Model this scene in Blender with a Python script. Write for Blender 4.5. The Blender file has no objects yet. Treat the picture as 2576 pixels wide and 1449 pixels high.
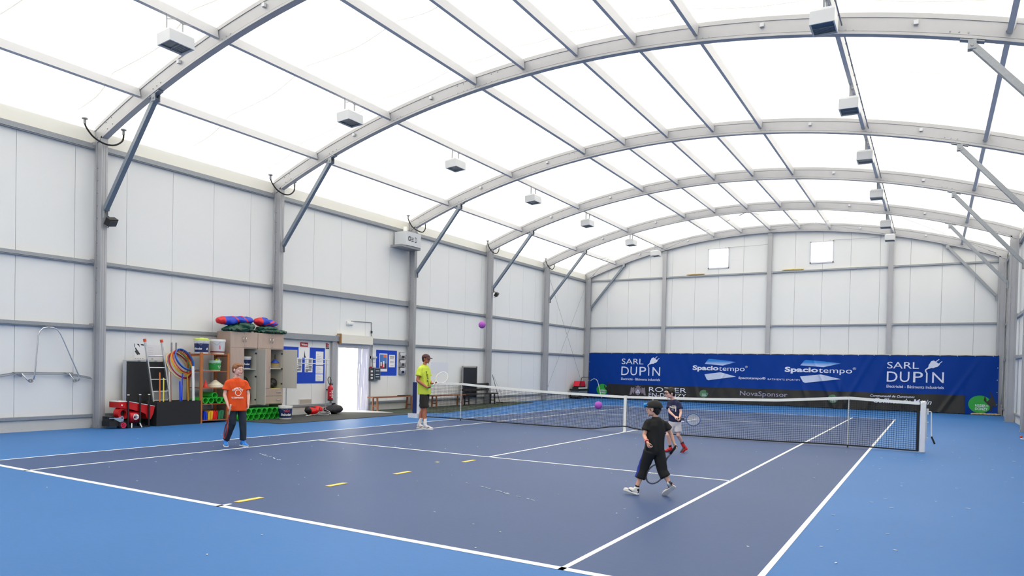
import bpy, bmesh, math, random
from mathutils import Vector, Matrix, Quaternion, noise
import numpy as np
random.seed(7)
S = bpy.context.scene
COL = S.collection
PI = math.pi
V = Vector

# ---------------------------------------------------------------- camera
cam_d = bpy.data.cameras.new('camera'); cam = bpy.data.objects.new('camera', cam_d); COL.objects.link(cam)
S.camera = cam
YAW, PIT, ROL = -0.5469, -0.0160, 0.0207
FPX, PX, PY = 1786.9, 1256.84, 952.14
fw = V((math.sin(YAW)*math.cos(PIT), math.cos(YAW)*math.cos(PIT), math.sin(PIT)))
rt = V((math.cos(YAW), -math.sin(YAW), 0)); up = rt.cross(fw)
rt2 = rt*math.cos(ROL)+up*math.sin(ROL); up2 = -rt*math.sin(ROL)+up*math.cos(ROL)
cam.matrix_world = Matrix.Translation((6.5423, -16.8337, 1.5637)) @ Matrix((rt2, up2, -fw)).transposed().to_4x4()
cam_d.sensor_fit = 'HORIZONTAL'; cam_d.sensor_width = 36
cam_d.lens = 36*FPX/2576
cam_d.shift_x = -(PX-1288)/2576
cam_d.shift_y = (PY-724.5)/2576
cam_d.clip_start = 0.05; cam_d.clip_end = 400

# ---------------------------------------------------------------- daylight and exposure
W = bpy.data.worlds.new('overcast_sky'); S.world = W; W.use_nodes = True
bg = W.node_tree.nodes['Background']; bg.inputs[0].default_value = (1.0, 0.95, 0.83, 1); bg.inputs[1].default_value = 4.6
S.view_settings.view_transform = 'Standard'; S.view_settings.look = 'None'
S.view_settings.exposure = 0.0; S.view_settings.gamma = 1; S.view_settings.use_curve_mapping = False
S.cycles.max_bounces = 7; S.cycles.diffuse_bounces = 5; S.cycles.transmission_bounces = 4; S.cycles.glossy_bounces = 3
S.cycles.caustics_reflective = False; S.cycles.caustics_refractive = False

# ---------------------------------------------------------------- materials
MATS = {}
def srgb(c):
    return tuple((x/255/12.92 if x/255 <= .04045 else ((x/255+.055)/1.055)**2.4) for x in c)
def mat(name, c, rough=.6, metal=0., noise_s=0, noise_a=.0, bump=0, stretch=None, spec=.5, trans=0):
    if name in MATS: return MATS[name]
    m = bpy.data.materials.new(name); m.use_nodes = True; nt = m.node_tree; b = nt.nodes['Principled BSDF']
    col = (*srgb(c), 1)
    b.inputs['Base Color'].default_value = col; b.inputs['Roughness'].default_value = rough; b.inputs['Metallic'].default_value = metal
    b.inputs['Specular IOR Level'].default_value = spec
    if trans: b.inputs['Transmission Weight'].default_value = trans
    if noise_s:
        tc = nt.nodes.new('ShaderNodeTexCoord'); n = nt.nodes.new('ShaderNodeTexNoise'); n.inputs['Scale'].default_value = noise_s; n.inputs['Detail'].default_value = 4
        mp = nt.nodes.new('ShaderNodeMapping'); nt.links.new(tc.outputs['Object'], mp.inputs[0])
        if stretch: mp.inputs['Scale'].default_value = stretch
        nt.links.new(mp.outputs[0], n.inputs[0])
        mx = nt.nodes.new('ShaderNodeMix'); mx.data_type = 'RGBA'
        mx.inputs['A'].default_value = tuple(max(0, x*(1-noise_a)) for x in col[:3])+(1,); mx.inputs['B'].default_value = tuple(min(1, x*(1+noise_a)) for x in col[:3])+(1,)
        nt.links.new(n.outputs['Fac'], mx.inputs['Factor']); nt.links.new(mx.outputs['Result'], b.inputs['Base Color'])
        if bump:
            bp = nt.nodes.new('ShaderNodeBump'); bp.inputs['Strength'].default_value = bump; bp.inputs['Distance'].default_value = .01
            nt.links.new(n.outputs['Fac'], bp.inputs['Height']); nt.links.new(bp.outputs[0], b.inputs['Normal'])
    MATS[name] = m; return m
def membrane(name, t, dark=0):
    m = bpy.data.materials.new(name); m.use_nodes = True; nt = m.node_tree; nt.nodes.remove(nt.nodes['Principled BSDF'])
    a = nt.nodes.new('ShaderNodeBsdfTranslucent'); a.inputs[0].default_value = (*[x*t for x in (1, .995, .985)], 1)
    d = nt.nodes.new('ShaderNodeBsdfDiffuse'); d.inputs[0].default_value = (.40, .40, .40, 1)
    s = nt.nodes.new('ShaderNodeAddShader'); nt.links.new(a.outputs[0], s.inputs[0]); nt.links.new(d.outputs[0], s.inputs[1])
    nt.links.new(s.outputs[0], nt.nodes['Material Output'].inputs[0]); return m
M = dict(
 alu=lambda: mat('brushed_aluminium', (172, 173, 178), .42, .3, 3, .05),
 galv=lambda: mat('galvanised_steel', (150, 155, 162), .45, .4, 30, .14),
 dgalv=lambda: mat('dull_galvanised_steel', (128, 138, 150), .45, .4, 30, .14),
 panel=lambda: mat('white_lacquered_panel', (226, 228, 230), .45, 0, .5, .015),
 white=lambda: mat('white_plastic', (232, 232, 230), .4), offw=lambda: mat('off_white_board', (224, 221, 212), .5),
 chrome=lambda: mat('chrome', (205, 207, 212), .22, .85), black=lambda: mat('black_plastic', (22, 22, 24), .5),
 rubber=lambda: mat('black_rubber', (28, 29, 31), .75), dark=lambda: mat('dark_grey', (58, 60, 64), .5),
 wood=lambda: mat('varnished_pine', (176, 104, 52), .45, 0, 6, .22, stretch=(12, 12, 1)),
 grey=lambda: mat('mid_grey', (140, 142, 146), .5), blue=lambda: mat('notice_board_felt', (10, 66, 190), .8),
 paper=lambda: mat('paper', (236, 236, 240), .7), ink=lambda: mat('black_ink', (30, 30, 34), .7),
 red=lambda: mat('red_plastic', (200, 26, 24), .4), green=lambda: mat('green_plastic_tube', (52, 190, 66), .4),
 conc=lambda: mat('pale_concrete', (196, 196, 194), .8, 0, 8, .06), navy=lambda: mat('navy_print', (16, 36, 84), .5),
 wht=lambda: mat('white_paint', (238, 240, 238), .6),
 ltgrey=lambda: mat('light_grey_metal', (205, 207, 212), .5))
def mt(k): return M[k]() if k in M else MATS[k]

# ---------------------------------------------------------------- mesh helpers
class MB:
    """collects shapes in world space; build() links them as ONE mesh object"""
    def __init__(s): s.v = []; s.f = []; s.mi = []; s.m = 0
    def add(s, vs, fs):
        n = len(s.v); s.v += [V(p) for p in vs]; s.f += [[i+n for i in f] for f in fs]; s.mi += [s.m]*len(fs); return s
    def box(s, lo, hi, R=None, c=None):
        x0, y0, z0 = lo; x1, y1, z1 = hi
        P = [V((x, y, z)) for z in (z0, z1) for x, y in ((x0, y0), (x1, y0), (x1, y1), (x0, y1))]
        if R is not None:
            c = V(c) if c is not None else sum(P, V((0, 0, 0)))/8
            P = [c+R @ (p-c) for p in P]
        return s.add(P, [[3, 2, 1, 0], [4, 5, 6, 7], [0, 1, 5, 4], [1, 2, 6, 5], [2, 3, 7, 6], [3, 0, 4, 7]])
    def cb(s, c, d, R=None):
        return s.box([c[i]-d[i]/2 for i in range(3)], [c[i]+d[i]/2 for i in range(3)], R, c)
    def bar(s, a, b, w, h, upv=(0, 0, 1)):
        a = V(a); b = V(b); d = (b-a).normalized(); u = V(upv); r = d.cross(u)
        if r.length < 1e-4: r = d.cross(V((1, 0, 0)))
        r.normalize(); u = r.cross(d)
        P = [p+r*x*w/2+u*y*h/2 for p in (a, b) for x, y in ((-1, -1), (1, -1), (1, 1), (-1, 1))]
        return s.add(P, [[3, 2, 1, 0], [4, 5, 6, 7], [0, 1, 5, 4], [1, 2, 6, 5], [2, 3, 7, 6], [3, 0, 4, 7]])
    def tube(s, pts, r, n=8, closed=False, caps=True):
        pts = [V(p) for p in pts]; N = len(pts); rs = r if isinstance(r, (list, tuple)) else [r]*N
        T = []
        for i in range(N):
            a = pts[i-1] if (i > 0 or closed) else pts[i]; b = pts[(i+1) % N] if (i < N-1 or closed) else pts[i]
            t = (b-a); T.append(t.normalized() if t.length > 1e-9 else V((0, 0, 1)))
        u = T[0].cross(V((0, 0, 1)));
        if u.length < 1e-3: u = T[0].cross(V((1, 0, 0)))
        u.normalize(); vs = []
        for i in range(N):
            u = (u-T[i]*u.dot(T[i])).normalized(); w = T[i].cross(u)
            for k in range(n):
                a = 2*PI*k/n; vs.append(pts[i]+(u*math.cos(a)+w*math.sin(a))*rs[i])
        fs = []
        for i in range(N if closed else N-1):
            j = (i+1) % N
            for k in range(n): fs.append([i*n+k, i*n+(k+1) % n, j*n+(k+1) % n, j*n+k])
        if caps and not closed: fs.append(list(range(n))[::-1]); fs.append([(N-1)*n+k for k in range(n)])
        return s.add(vs, fs)
    def cyl(s, a, b, r, n=16, r2=None): return s.tube([a, b], [r, r if r2 is None else r2], n)
    def pipe(s, a, b, ro, ri, n=20):
        a = V(a); b = V(b); d = (b-a).normalized(); u = d.cross(V((0, 0, 1)));
        if u.length < 1e-3: u = V((1, 0, 0))
        u.normalize(); w = d.cross(u); vs = []
        for p, r in ((a, ro), (b, ro), (b, ri), (a, ri)):
            vs += [p+(u*math.cos(2*PI*k/n)+w*math.sin(2*PI*k/n))*r for k in range(n)]
        return s.add(vs, [[i*n+k, i*n+(k+1) % n, ((i+1) % 4)*n+(k+1) % n, ((i+1) % 4)*n+k] for i in range(4) for k in range(n)])
    def lathe(s, prof, c, n=24, ax=(0, 0, 1)):
        """prof [(r,h)] around axis ax from c"""
        d = V(ax).normalized(); u = d.cross(V((0, 0, 1)));
        if u.length < 1e-3: u = V((1, 0, 0))
        u.normalize(); w = d.cross(u); c = V(c); vs = []
        for r, h in prof: vs += [c+d*h+(u*math.cos(2*PI*k/n)+w*math.sin(2*PI*k/n))*r for k in range(n)]
        fs = [[i*n+k, i*n+(k+1) % n, (i+1)*n+(k+1) % n, (i+1)*n+k] for i in range(len(prof)-1) for k in range(n)]
        if prof[0][0] > 1e-5: fs.append(list(range(n))[::-1])
        if prof[-1][0] > 1e-5: fs.append([(len(prof)-1)*n+k for k in range(n)])
        return s.add(vs, fs)
    def prism(s, poly, ext):
        """poly: list of 3d points (planar); ext: extrusion vector"""
        n = len(poly); poly = [V(p) for p in poly]; e = V(ext)
        return s.add(poly+[p+e for p in poly], [list(range(n))[::-1], [n+k for k in range(n)]]+[[k, (k+1) % n, n+(k+1) % n, n+k] for k in range(n)])
    def ball(s, c, r, n=16, m=10, A=None):
        """ellipsoid, r scalar or triple, A = 3x3 axes (columns)"""
        r = (r, r, r) if not hasattr(r, '__len__') else r; c = V(c); vs = []; A = A or Matrix.Identity(3)
        for i in range(m+1):
            t = PI*i/m
            for k in range(n):
                a = 2*PI*k/n; vs.append(c+A @ V((r[0]*math.sin(t)*math.cos(a), r[1]*math.sin(t)*math.sin(a), r[2]*math.cos(t))))
        return s.add(vs, [[i*n+k, (i+1)*n+k, (i+1)*n+(k+1) % n, i*n+(k+1) % n] for i in range(m) for k in range(n)])
    def cap(s, a, b, ra, rb, n=12):
        """rounded tapered capsule"""
        a = V(a); b = V(b); d = (b-a); L = d.length; d = d/L if L > 1e-6 else V((0, 0, 1)); pts = []; rs = []
        for t in (89, 60, 30, 0): pts.append(a-d*ra*math.sin(math.radians(t))); rs.append(max(1e-4, ra*math.cos(math.radians(t))))
        for t in (0, 30, 60, 89): pts.append(b+d*rb*math.sin(math.radians(t))); rs.append(max(1e-4, rb*math.cos(math.radians(t))))
        return s.tube(pts, rs, n)
    def rings(s, R, n=20):
        """R: [(centre, axis1 vector, axis2 vector)] lofted and capped; superellipse"""
        vs = []
        for c, a, b in R:
            for k in range(n):
                t = 2*PI*k/n; ct, st = math.cos(t), math.sin(t)
                e = .85
                vs.append(V(c)+V(a)*math.copysign(abs(ct)**e, ct)+V(b)*math.copysign(abs(st)**e, st))
        N = len(R)
        return s.add(vs, [[i*n+k, i*n+(k+1) % n, (i+1)*n+(k+1) % n, (i+1)*n+k] for i in range(N-1) for k in range(n)]+[list(range(n))[::-1], [(N-1)*n+k for k in range(n)]])
    def build(s, name, mats, parent=None, loc=None, smooth=False, fixn=True):
        if loc is None:
            if parent is None:
                n = len(s.v); loc = V((sum(p.x for p in s.v)/n, sum(p.y for p in s.v)/n, min(p.z for p in s.v)))
            else: loc = V((0, 0, 0))
        org = V(loc); p = parent
        while p is not None: org = org+p.location; p = p.parent
        me = bpy.data.meshes.new(name); me.from_pydata([tuple(p-org) for p in s.v], [], s.f)
        ms = mats if isinstance(mats, (list, tuple)) else [mats]
        for m in ms: me.materials.append(mt(m) if isinstance(m, str) else m)
        if len(ms) > 1: me.polygons.foreach_set('material_index', s.mi)
        if fixn:
            bm = bmesh.new(); bm.from_mesh(me); bmesh.ops.recalc_face_normals(bm, faces=bm.faces); bm.to_mesh(me); bm.free()
        if smooth:
            me.polygons.foreach_set('use_smooth', [True]*len(me.polygons))
            if smooth != True: me.set_sharp_from_angle(angle=math.radians(smooth))
        o = bpy.data.objects.new(name, me); COL.objects.link(o); o.location = loc
        if parent is not None: o.parent = parent
        return o
def tag(o, label=None, cat=None, group=None, kind=None):
    for k, v in (('label', label), ('category', cat), ('group', group), ('kind', kind)):
        if v: o[k] = v
    return o
def thing(name, label, cat, loc=(0, 0, 0), group=None):
    o = bpy.data.objects.new(name, None); COL.objects.link(o); o.location = loc; o.empty_display_size = .1
    return tag(o, label, cat, group)
def struct(mb, name, m, **k): return tag(mb.build(name, m, **k), kind='structure')
def copy_tree(o, parent=None):
    c = o.copy(); COL.objects.link(c); c.parent = parent
    for ch in list(o.children): copy_tree(ch, c)
    return c
ORD = ['nearest', 'second', 'third', 'fourth', 'fifth', 'sixth', 'seventh']
# text laid out in 2D from the built-in font, then mapped onto surfaces
_tc = {}
def text2d(s, bold=0., shear=0., space=1.):
    k = (s, bold, shear, space)
    if k in _tc: return _tc[k]
    cu = bpy.data.curves.new('txt', 'FONT'); cu.body = s; cu.size = 1; cu.offset = bold; cu.shear = shear; cu.space_character = space; cu.resolution_u = 3
    o = bpy.data.objects.new('txt', cu); COL.objects.link(o); bpy.context.view_layer.update()
    me = o.evaluated_get(bpy.context.evaluated_depsgraph_get()).to_mesh()
    vs = [(v.co.x, v.co.y) for v in me.vertices]; fs = [list(p.vertices) for p in me.polygons]
    bpy.data.objects.remove(o); bpy.data.curves.remove(cu)
    x0 = min(v[0] for v in vs); x1 = max(v[0] for v in vs); y0 = min(v[1] for v in vs); y1 = max(v[1] for v in vs)
    _tc[k] = ([((x-x0)/(x1-x0), (y-y0)/(y1-y0)) for x, y in vs], fs); return _tc[k]
def fine_map(P, fs, maxlen, fn):
    bm = bmesh.new(); vs = [bm.verts.new(p) for p in P]
    for f in fs:
        try: bm.faces.new([vs[i] for i in f])
        except ValueError: pass
    bmesh.ops.triangulate(bm, faces=bm.faces[:])
    for _ in range(5):
        ed = [e for e in bm.edges if e.calc_length() > maxlen]
        if not ed: break
        bmesh.ops.subdivide_edges(bm, edges=ed, cuts=1); bmesh.ops.triangulate(bm, faces=[f for f in bm.faces if len(f.verts) > 3])
    bm.verts.index_update(); r = [fn(v.co.copy()) for v in bm.verts], [[v.index for v in f.verts] for f in bm.faces]; bm.free(); return r
def text_on(name, s, O, R, U, w, h, m, parent, bold=0., shear=0., space=1., fn=None):
    """fills a w x h box with text s; O lower-left corner, R/U unit vectors; fn maps a point onto the surface"""
    vs, fs = text2d(s, bold, shear, space); O = V(O); R = V(R); U = V(U)
    P = [O+R*x*w+U*y*h for x, y in vs]
    if fn: P, fs = fine_map(P, fs, .09, fn)
    return MB().add(P, fs).build(name, m, parent, fixn=False)
# ---------------------------------------------------------------- building dimensions
XL, XR, XC = -9.42, 8.76, -0.33           # inner faces of the columns, centre line
WL, WR = -9.76, 9.10                       # wall inner faces
YE, YS = 18.86, -18.3                      # end wall behind the net, wall behind the viewer
FW = .14                                   # frame profile width along Y
FR = [-12.95, -7.755, -2.66, 3.50, 8.70, 13.90, 18.80]   # far face of each arch
RC, ZC = 24.9, 8.22-24.9
def arcz(x, add=0.): return ZC+math.sqrt((RC+add)**2-(x-XC)**2)
def arcp(x, add=0.):                       # point on arch underside above x, offset outwards by add
    a = math.asin((x-XC)/RC); return V((XC+(RC+add)*math.sin(a), 0, ZC+(RC+add)*math.cos(a)))
def arcn(x):
    a = math.asin((x-XC)/RC); return V((math.sin(a), 0, math.cos(a)))

# floor: blue surround, slate court and painted lines are one surface
fm = bpy.data.materials.new('acrylic_court_blue'); 
def floor_mat(name, c1, c2, rough):
    m = bpy.data.materials.new(name); m.use_nodes = True; nt = m.node_tree; b = nt.nodes['Principled BSDF']
    tc = nt.nodes.new('ShaderNodeTexCoord'); n1 = nt.nodes.new('ShaderNodeTexNoise'); n1.inputs['Scale'].default_value = .35; n1.inputs['Detail'].default_value = 3
    n2 = nt.nodes.new('ShaderNodeTexNoise'); n2.inputs['Scale'].default_value = 9; n2.inputs['Detail'].default_value = 6; n2.inputs['Roughness'].default_value = .7
    n3 = nt.nodes.new('ShaderNodeTexNoise'); n3.inputs['Scale'].default_value = 260
    mp = nt.nodes.new('ShaderNodeMapping'); mp.inputs['Rotation'].default_value = (0, 0, .5); mp.inputs['Scale'].default_value = (1, 3.5, 1)
    L = nt.links.new; L(tc.outputs['Object'], n1.inputs[0]); L(tc.outputs['Object'], mp.inputs[0]); L(mp.outputs[0], n2.inputs[0]); L(tc.outputs['Object'], n3.inputs[0])
    ad = nt.nodes.new('ShaderNodeMath'); ad.operation = 'ADD'; L(n1.outputs['Fac'], ad.inputs[0]); L(n2.outputs['Fac'], ad.inputs[1])
    mu = nt.nodes.new('ShaderNodeMath'); mu.operation = 'MULTIPLY_ADD'; mu.inputs[1].default_value = 1.3; mu.inputs[2].default_value = -.8; L(ad.outputs[0], mu.inputs[0])
    mx = nt.nodes.new('ShaderNodeMix'); mx.data_type = 'RGBA'; mx.clamp_factor = True
    mx.inputs['A'].default_value = (*srgb(c1), 1); mx.inputs['B'].default_value = (*srgb(c2), 1)
    L(mu.outputs[0], mx.inputs['Factor']); L(mx.outputs['Result'], b.inputs['Base Color']); b.inputs['Roughness'].default_value = rough
    b.inputs['Specular IOR Level'].default_value = .25
    bp = nt.nodes.new('ShaderNodeBump'); bp.inputs['Strength'].default_value = .25; bp.inputs['Distance'].default_value = .003
    L(n3.outputs['Fac'], bp.inputs['Height']); L(bp.outputs[0], b.inputs['Normal'])
    MATS[name] = m; return m
bpy.data.materials.remove(fm)
fl = MB()
fl.box((WL-.1, YS-.1, -.05), (WR+.1, YE+.1, 0))
fl.m = 1; D_, B_ = 5.485, 11.885
fl.add([(-D_, -B_, .001), (D_, -B_, .001), (D_, B_, .001), (-D_, B_, .001)], [[0, 1, 2, 3]])
fl.m = 2
def ln(x0, y0, x1, y1, z=.002): fl.add([(x0, y0, z), (x1, y0, z), (x1, y1, z), (x0, y1, z)], [[0, 1, 2, 3]])
lw = .05
for s in (-1, 1):
    ln(s*D_-(lw if s > 0 else 0), -B_, s*D_+(0 if s > 0 else lw), B_); ln(s*4.115-lw/2, -B_, s*4.115+lw/2, B_)
    ln(-4.115, s*6.40-lw/2, 4.115, s*6.40+lw/2); ln(-D_, s*B_-(.08 if s > 0 else 0), D_, s*B_+(0 if s > 0 else .08))
    ln(-lw/2, s*B_-(.18 if s > 0 else 0), lw/2, s*B_+(0 if s > 0 else .18))
ln(-lw/2, -6.4, lw/2, 6.4)
floor_mat('acrylic_court_blue', (46, 104, 168), (56, 114, 180), .5); floor_mat('acrylic_court_slate', (54, 76, 118), (64, 86, 130), .5)
struct(fl, 'floor', [MATS['acrylic_court_blue'], MATS['acrylic_court_slate'], 'wht'], loc=(0, 0, 0), fixn=False)
# ground outside the door
g = MB(); g.box((-22, -22, -.12), (WL-.25, 30, -.06)); struct(g, 'trim_1', mat('outside_paving', (200, 198, 192), .9, 0, 3, .06), loc=(0, 0, 0))
# walls -------------------------------------------------------------------
DY0, DY1, DZ = -.13, 1.30, 2.14            # door opening
pw = 1.185
def side_wall(name, x, sgn, hole):
    w = MB(); y = -9.47-8*pw+.0
    while y < YE:
        a, b = max(y, YS), min(y+pw, YE)
        segs = [(a, b, 0.30)]
        if hole and b > DY0 and a < DY1:
            segs = []
            if a < DY0: segs.append((a, DY0, .30))
            segs.append((max(a, DY0), min(b, DY1), DZ))
            if b > DY1: segs.append((DY1, b, .30))
        for p, q_, z in segs:
            if q_-p > .02: w.box((min(x, x+sgn*.08), p+(.004 if p == a else 0), z), (max(x, x+sgn*.08), q_-(.004 if q_ == b else 0), 6.72))
        y += pw
    w.m = 1
    for p, q_, z in ([(YS, DY0, 0.), (DY0, DY1, DZ), (DY1, YE, 0.)] if hole else [(YS, YE, 0.)]):
        w.box((min(x+sgn*.075, x+sgn*.14), p, z), (max(x+sgn*.075, x+sgn*.14), q_, 6.72))
    struct(w, name, ['panel', mat('panel_joint', (176, 178, 182), .6)], loc=(x, 0, 0))
side_wall('wall_left', WL, -1, True); side_wall('wall_right', WR, 1, False)
def end_wall(name, y, sgn, holes, x0=-9.66):
    w = MB(); x = x0
    while x < WR:
        a, b = max(x, WL)+.004, min(x+1.175, WR)-.004
        cuts = [a, b]+[c for h in holes for c in (h[0], h[1]) if a < c < b]; cuts = sorted(set(cuts+[XC] if a < XC < b else cuts))
        for p, q_ in zip(cuts, cuts[1:]):
            zs = [(0., None)]
            for h in holes:
                if h[0]-1e-4 <= p and q_ <= h[1]+1e-4: zs = [(0., h[2]), (h[3], None)]
            for zb, zt in zs:
                n = 1 if zt else 4
                for i in range(n):
                    u0, u1 = p+(q_-p)*i/n, p+(q_-p)*(i+1)/n
                    t0, t1 = (zt, zt) if zt else (arcz(u0, .33), arcz(u1, .33))
                    w.prism([(u0, y, zb), (u1, y, zb), (u1, y, t1), (u0, y, t0)], (0, sgn*.08, 0))
        x += 1.175
    w.m = 1; 
    xs = sorted(set([WL-.1, WR+.1]+[h[i] for h in holes for i in (0, 1)]+[WL+i*.95 for i in range(1, 20)]))
    for p, q_ in zip(xs, xs[1:]):
        zs = [(0., None)]
        for h in holes:
            if h[0]-1e-4 <= p and q_ <= h[1]+1e-4: zs = [(0., h[2]), (h[3], None)]
        for zb, zt in zs:
            t0, t1 = (zt, zt) if zt else (arcz(p, .33), arcz(q_, .33))
            w.prism([(p, y+sgn*.075, zb), (q_, y+sgn*.075, zb), (q_, y+sgn*.075, t1), (p, y+sgn*.075, t0)], (0, sgn*.06, 0))
    struct(w, name, ['panel', 'panel_joint'], loc=(0, y, 0))
WH = [(-3.15, -2.13, 6.66, 7.67), (1.55, 2.55, 6.66, 7.67)]
end_wall('wall_back', YE, 1, WH); end_wall('wall_front', YS, -1, [])
for i, (x0, x1, z0, z1) in enumerate(WH):
    w = thing('window_%d' % (i+1), None, None, ((x0+x1)/2, YE, z0)); w['kind'] = 'structure'
    f = MB()
    for a, b in (((x0, z0), (x1, z0+.06)), ((x0, z1-.04), (x1, z1)), ((x0, z0), (x0+.04, z1)), ((x1-.04, z0), (x1, z1))):
        f.box((a[0], YE-.03, a[1]), (b[0], YE+.1, b[1]))
    f.box((x1-.2, YE-.05, z1-.02), (x1-.14, YE-.03, z1+.04)); f.build('window_frame', mat('window_frame_white', (205, 208, 220), .5), w)
    gl = MB(); gl.box((x0+.04, YE+.03, z0+.06), (x1-.04, YE+.035, z1-.04)); gl.build('pane', membrane('frosted_pane', .85), w)
# plinths and base rails (skirting)
for nm, x, s in (('left', WL, 1), ('right', WR, -1)):
    bmb = MB()
    segs = [(YS, DY0-.1), (DY1+.1, YE)] if nm == 'left' else [(YS, YE)]
    for a, b in segs:
        bmb.m = 0; bmb.box((min(x-s*.1, x+s*.05), a, 0), (max(x-s*.1, x+s*.05), b, .25))
        bmb.m = 1; bmb.box((min(x-s*.1, x+s*.09), a, .245), (max(x-s*.1, x+s*.09), b, .31))
    struct(bmb, 'baseboard_'+nm, ['conc', 'galv'])
# membrane roof with welded seams
R_ = MB(); xs = [WL-.12+i*(WR-WL+.24)/36 for i in range(37)]; OFF = .385
for a, b in zip(xs, xs[1:]):
    za, zb = arcz(a, OFF), arcz(b, OFF)
    for y0, y1 in zip([YS-.1]+FR[:-1], FR): R_.add([(a, y0, za), (b, y0, zb), (b, y1+(.3 if y1 == FR[-1] else 0), zb), (a, y1+(.3 if y1 == FR[-1] else 0), za)], [[0, 1, 2, 3]])
roof = struct(R_, 'ceiling', membrane('translucent_roof_membrane', .46), loc=(0, 0, 0), smooth=True, fixn=False)
sm = MB()
for i in range(len(FR)-1):                  # each bay shows sagging welded seams in the fabric
    for fy, sg in ((.40, .9), (.85, .9)):
        yb = FR[i]+(FR[i+1]-FR[i])*fy
        for a, b in zip(xs[1:-1], xs[2:]):
            def yy(x):
                # scalloped between purlins
                P = [-9.6, -7.96, -5.43, -2.84, -1.54, -.23, 1.08, 2.36, 4.86, 7.42, 9.0]
                for p, q_ in zip(P, P[1:]):
                    if p <= x <= q_: t = (x-p)/(q_-p); return yb+sg*.25*(1-abs(2*t-1)**1.5)*(q_-p)/2.5
                return yb
            for k in range(3):
                u, w_ = a+(b-a)*k/3, a+(b-a)*(k+1)/3
                sm.add([(u, yy(u), arcz(u, OFF-.008)), (w_, yy(w_), arcz(w_, OFF-.008)), (w_, yy(w_)+.03, arcz(w_, OFF-.008)), (u, yy(u)+.03, arcz(u, OFF-.008))], [[0, 1, 2, 3]])
struct(sm, 'trim_2', membrane('roof_seam_weld', .30), loc=(0, 0, 0), fixn=False)
# cream liner band between eaves rail and membrane
for nm, x, s in (('trim_3', WL, 1), ('trim_4', WR, -1)):
    b = MB(); b.box((min(x+s*.0, x+s*.03), YS, 6.38), (max(x, x+s*.03), YE, 6.70))
    struct(b, nm, mat('cream_liner', (232, 231, 224), .7))
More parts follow.
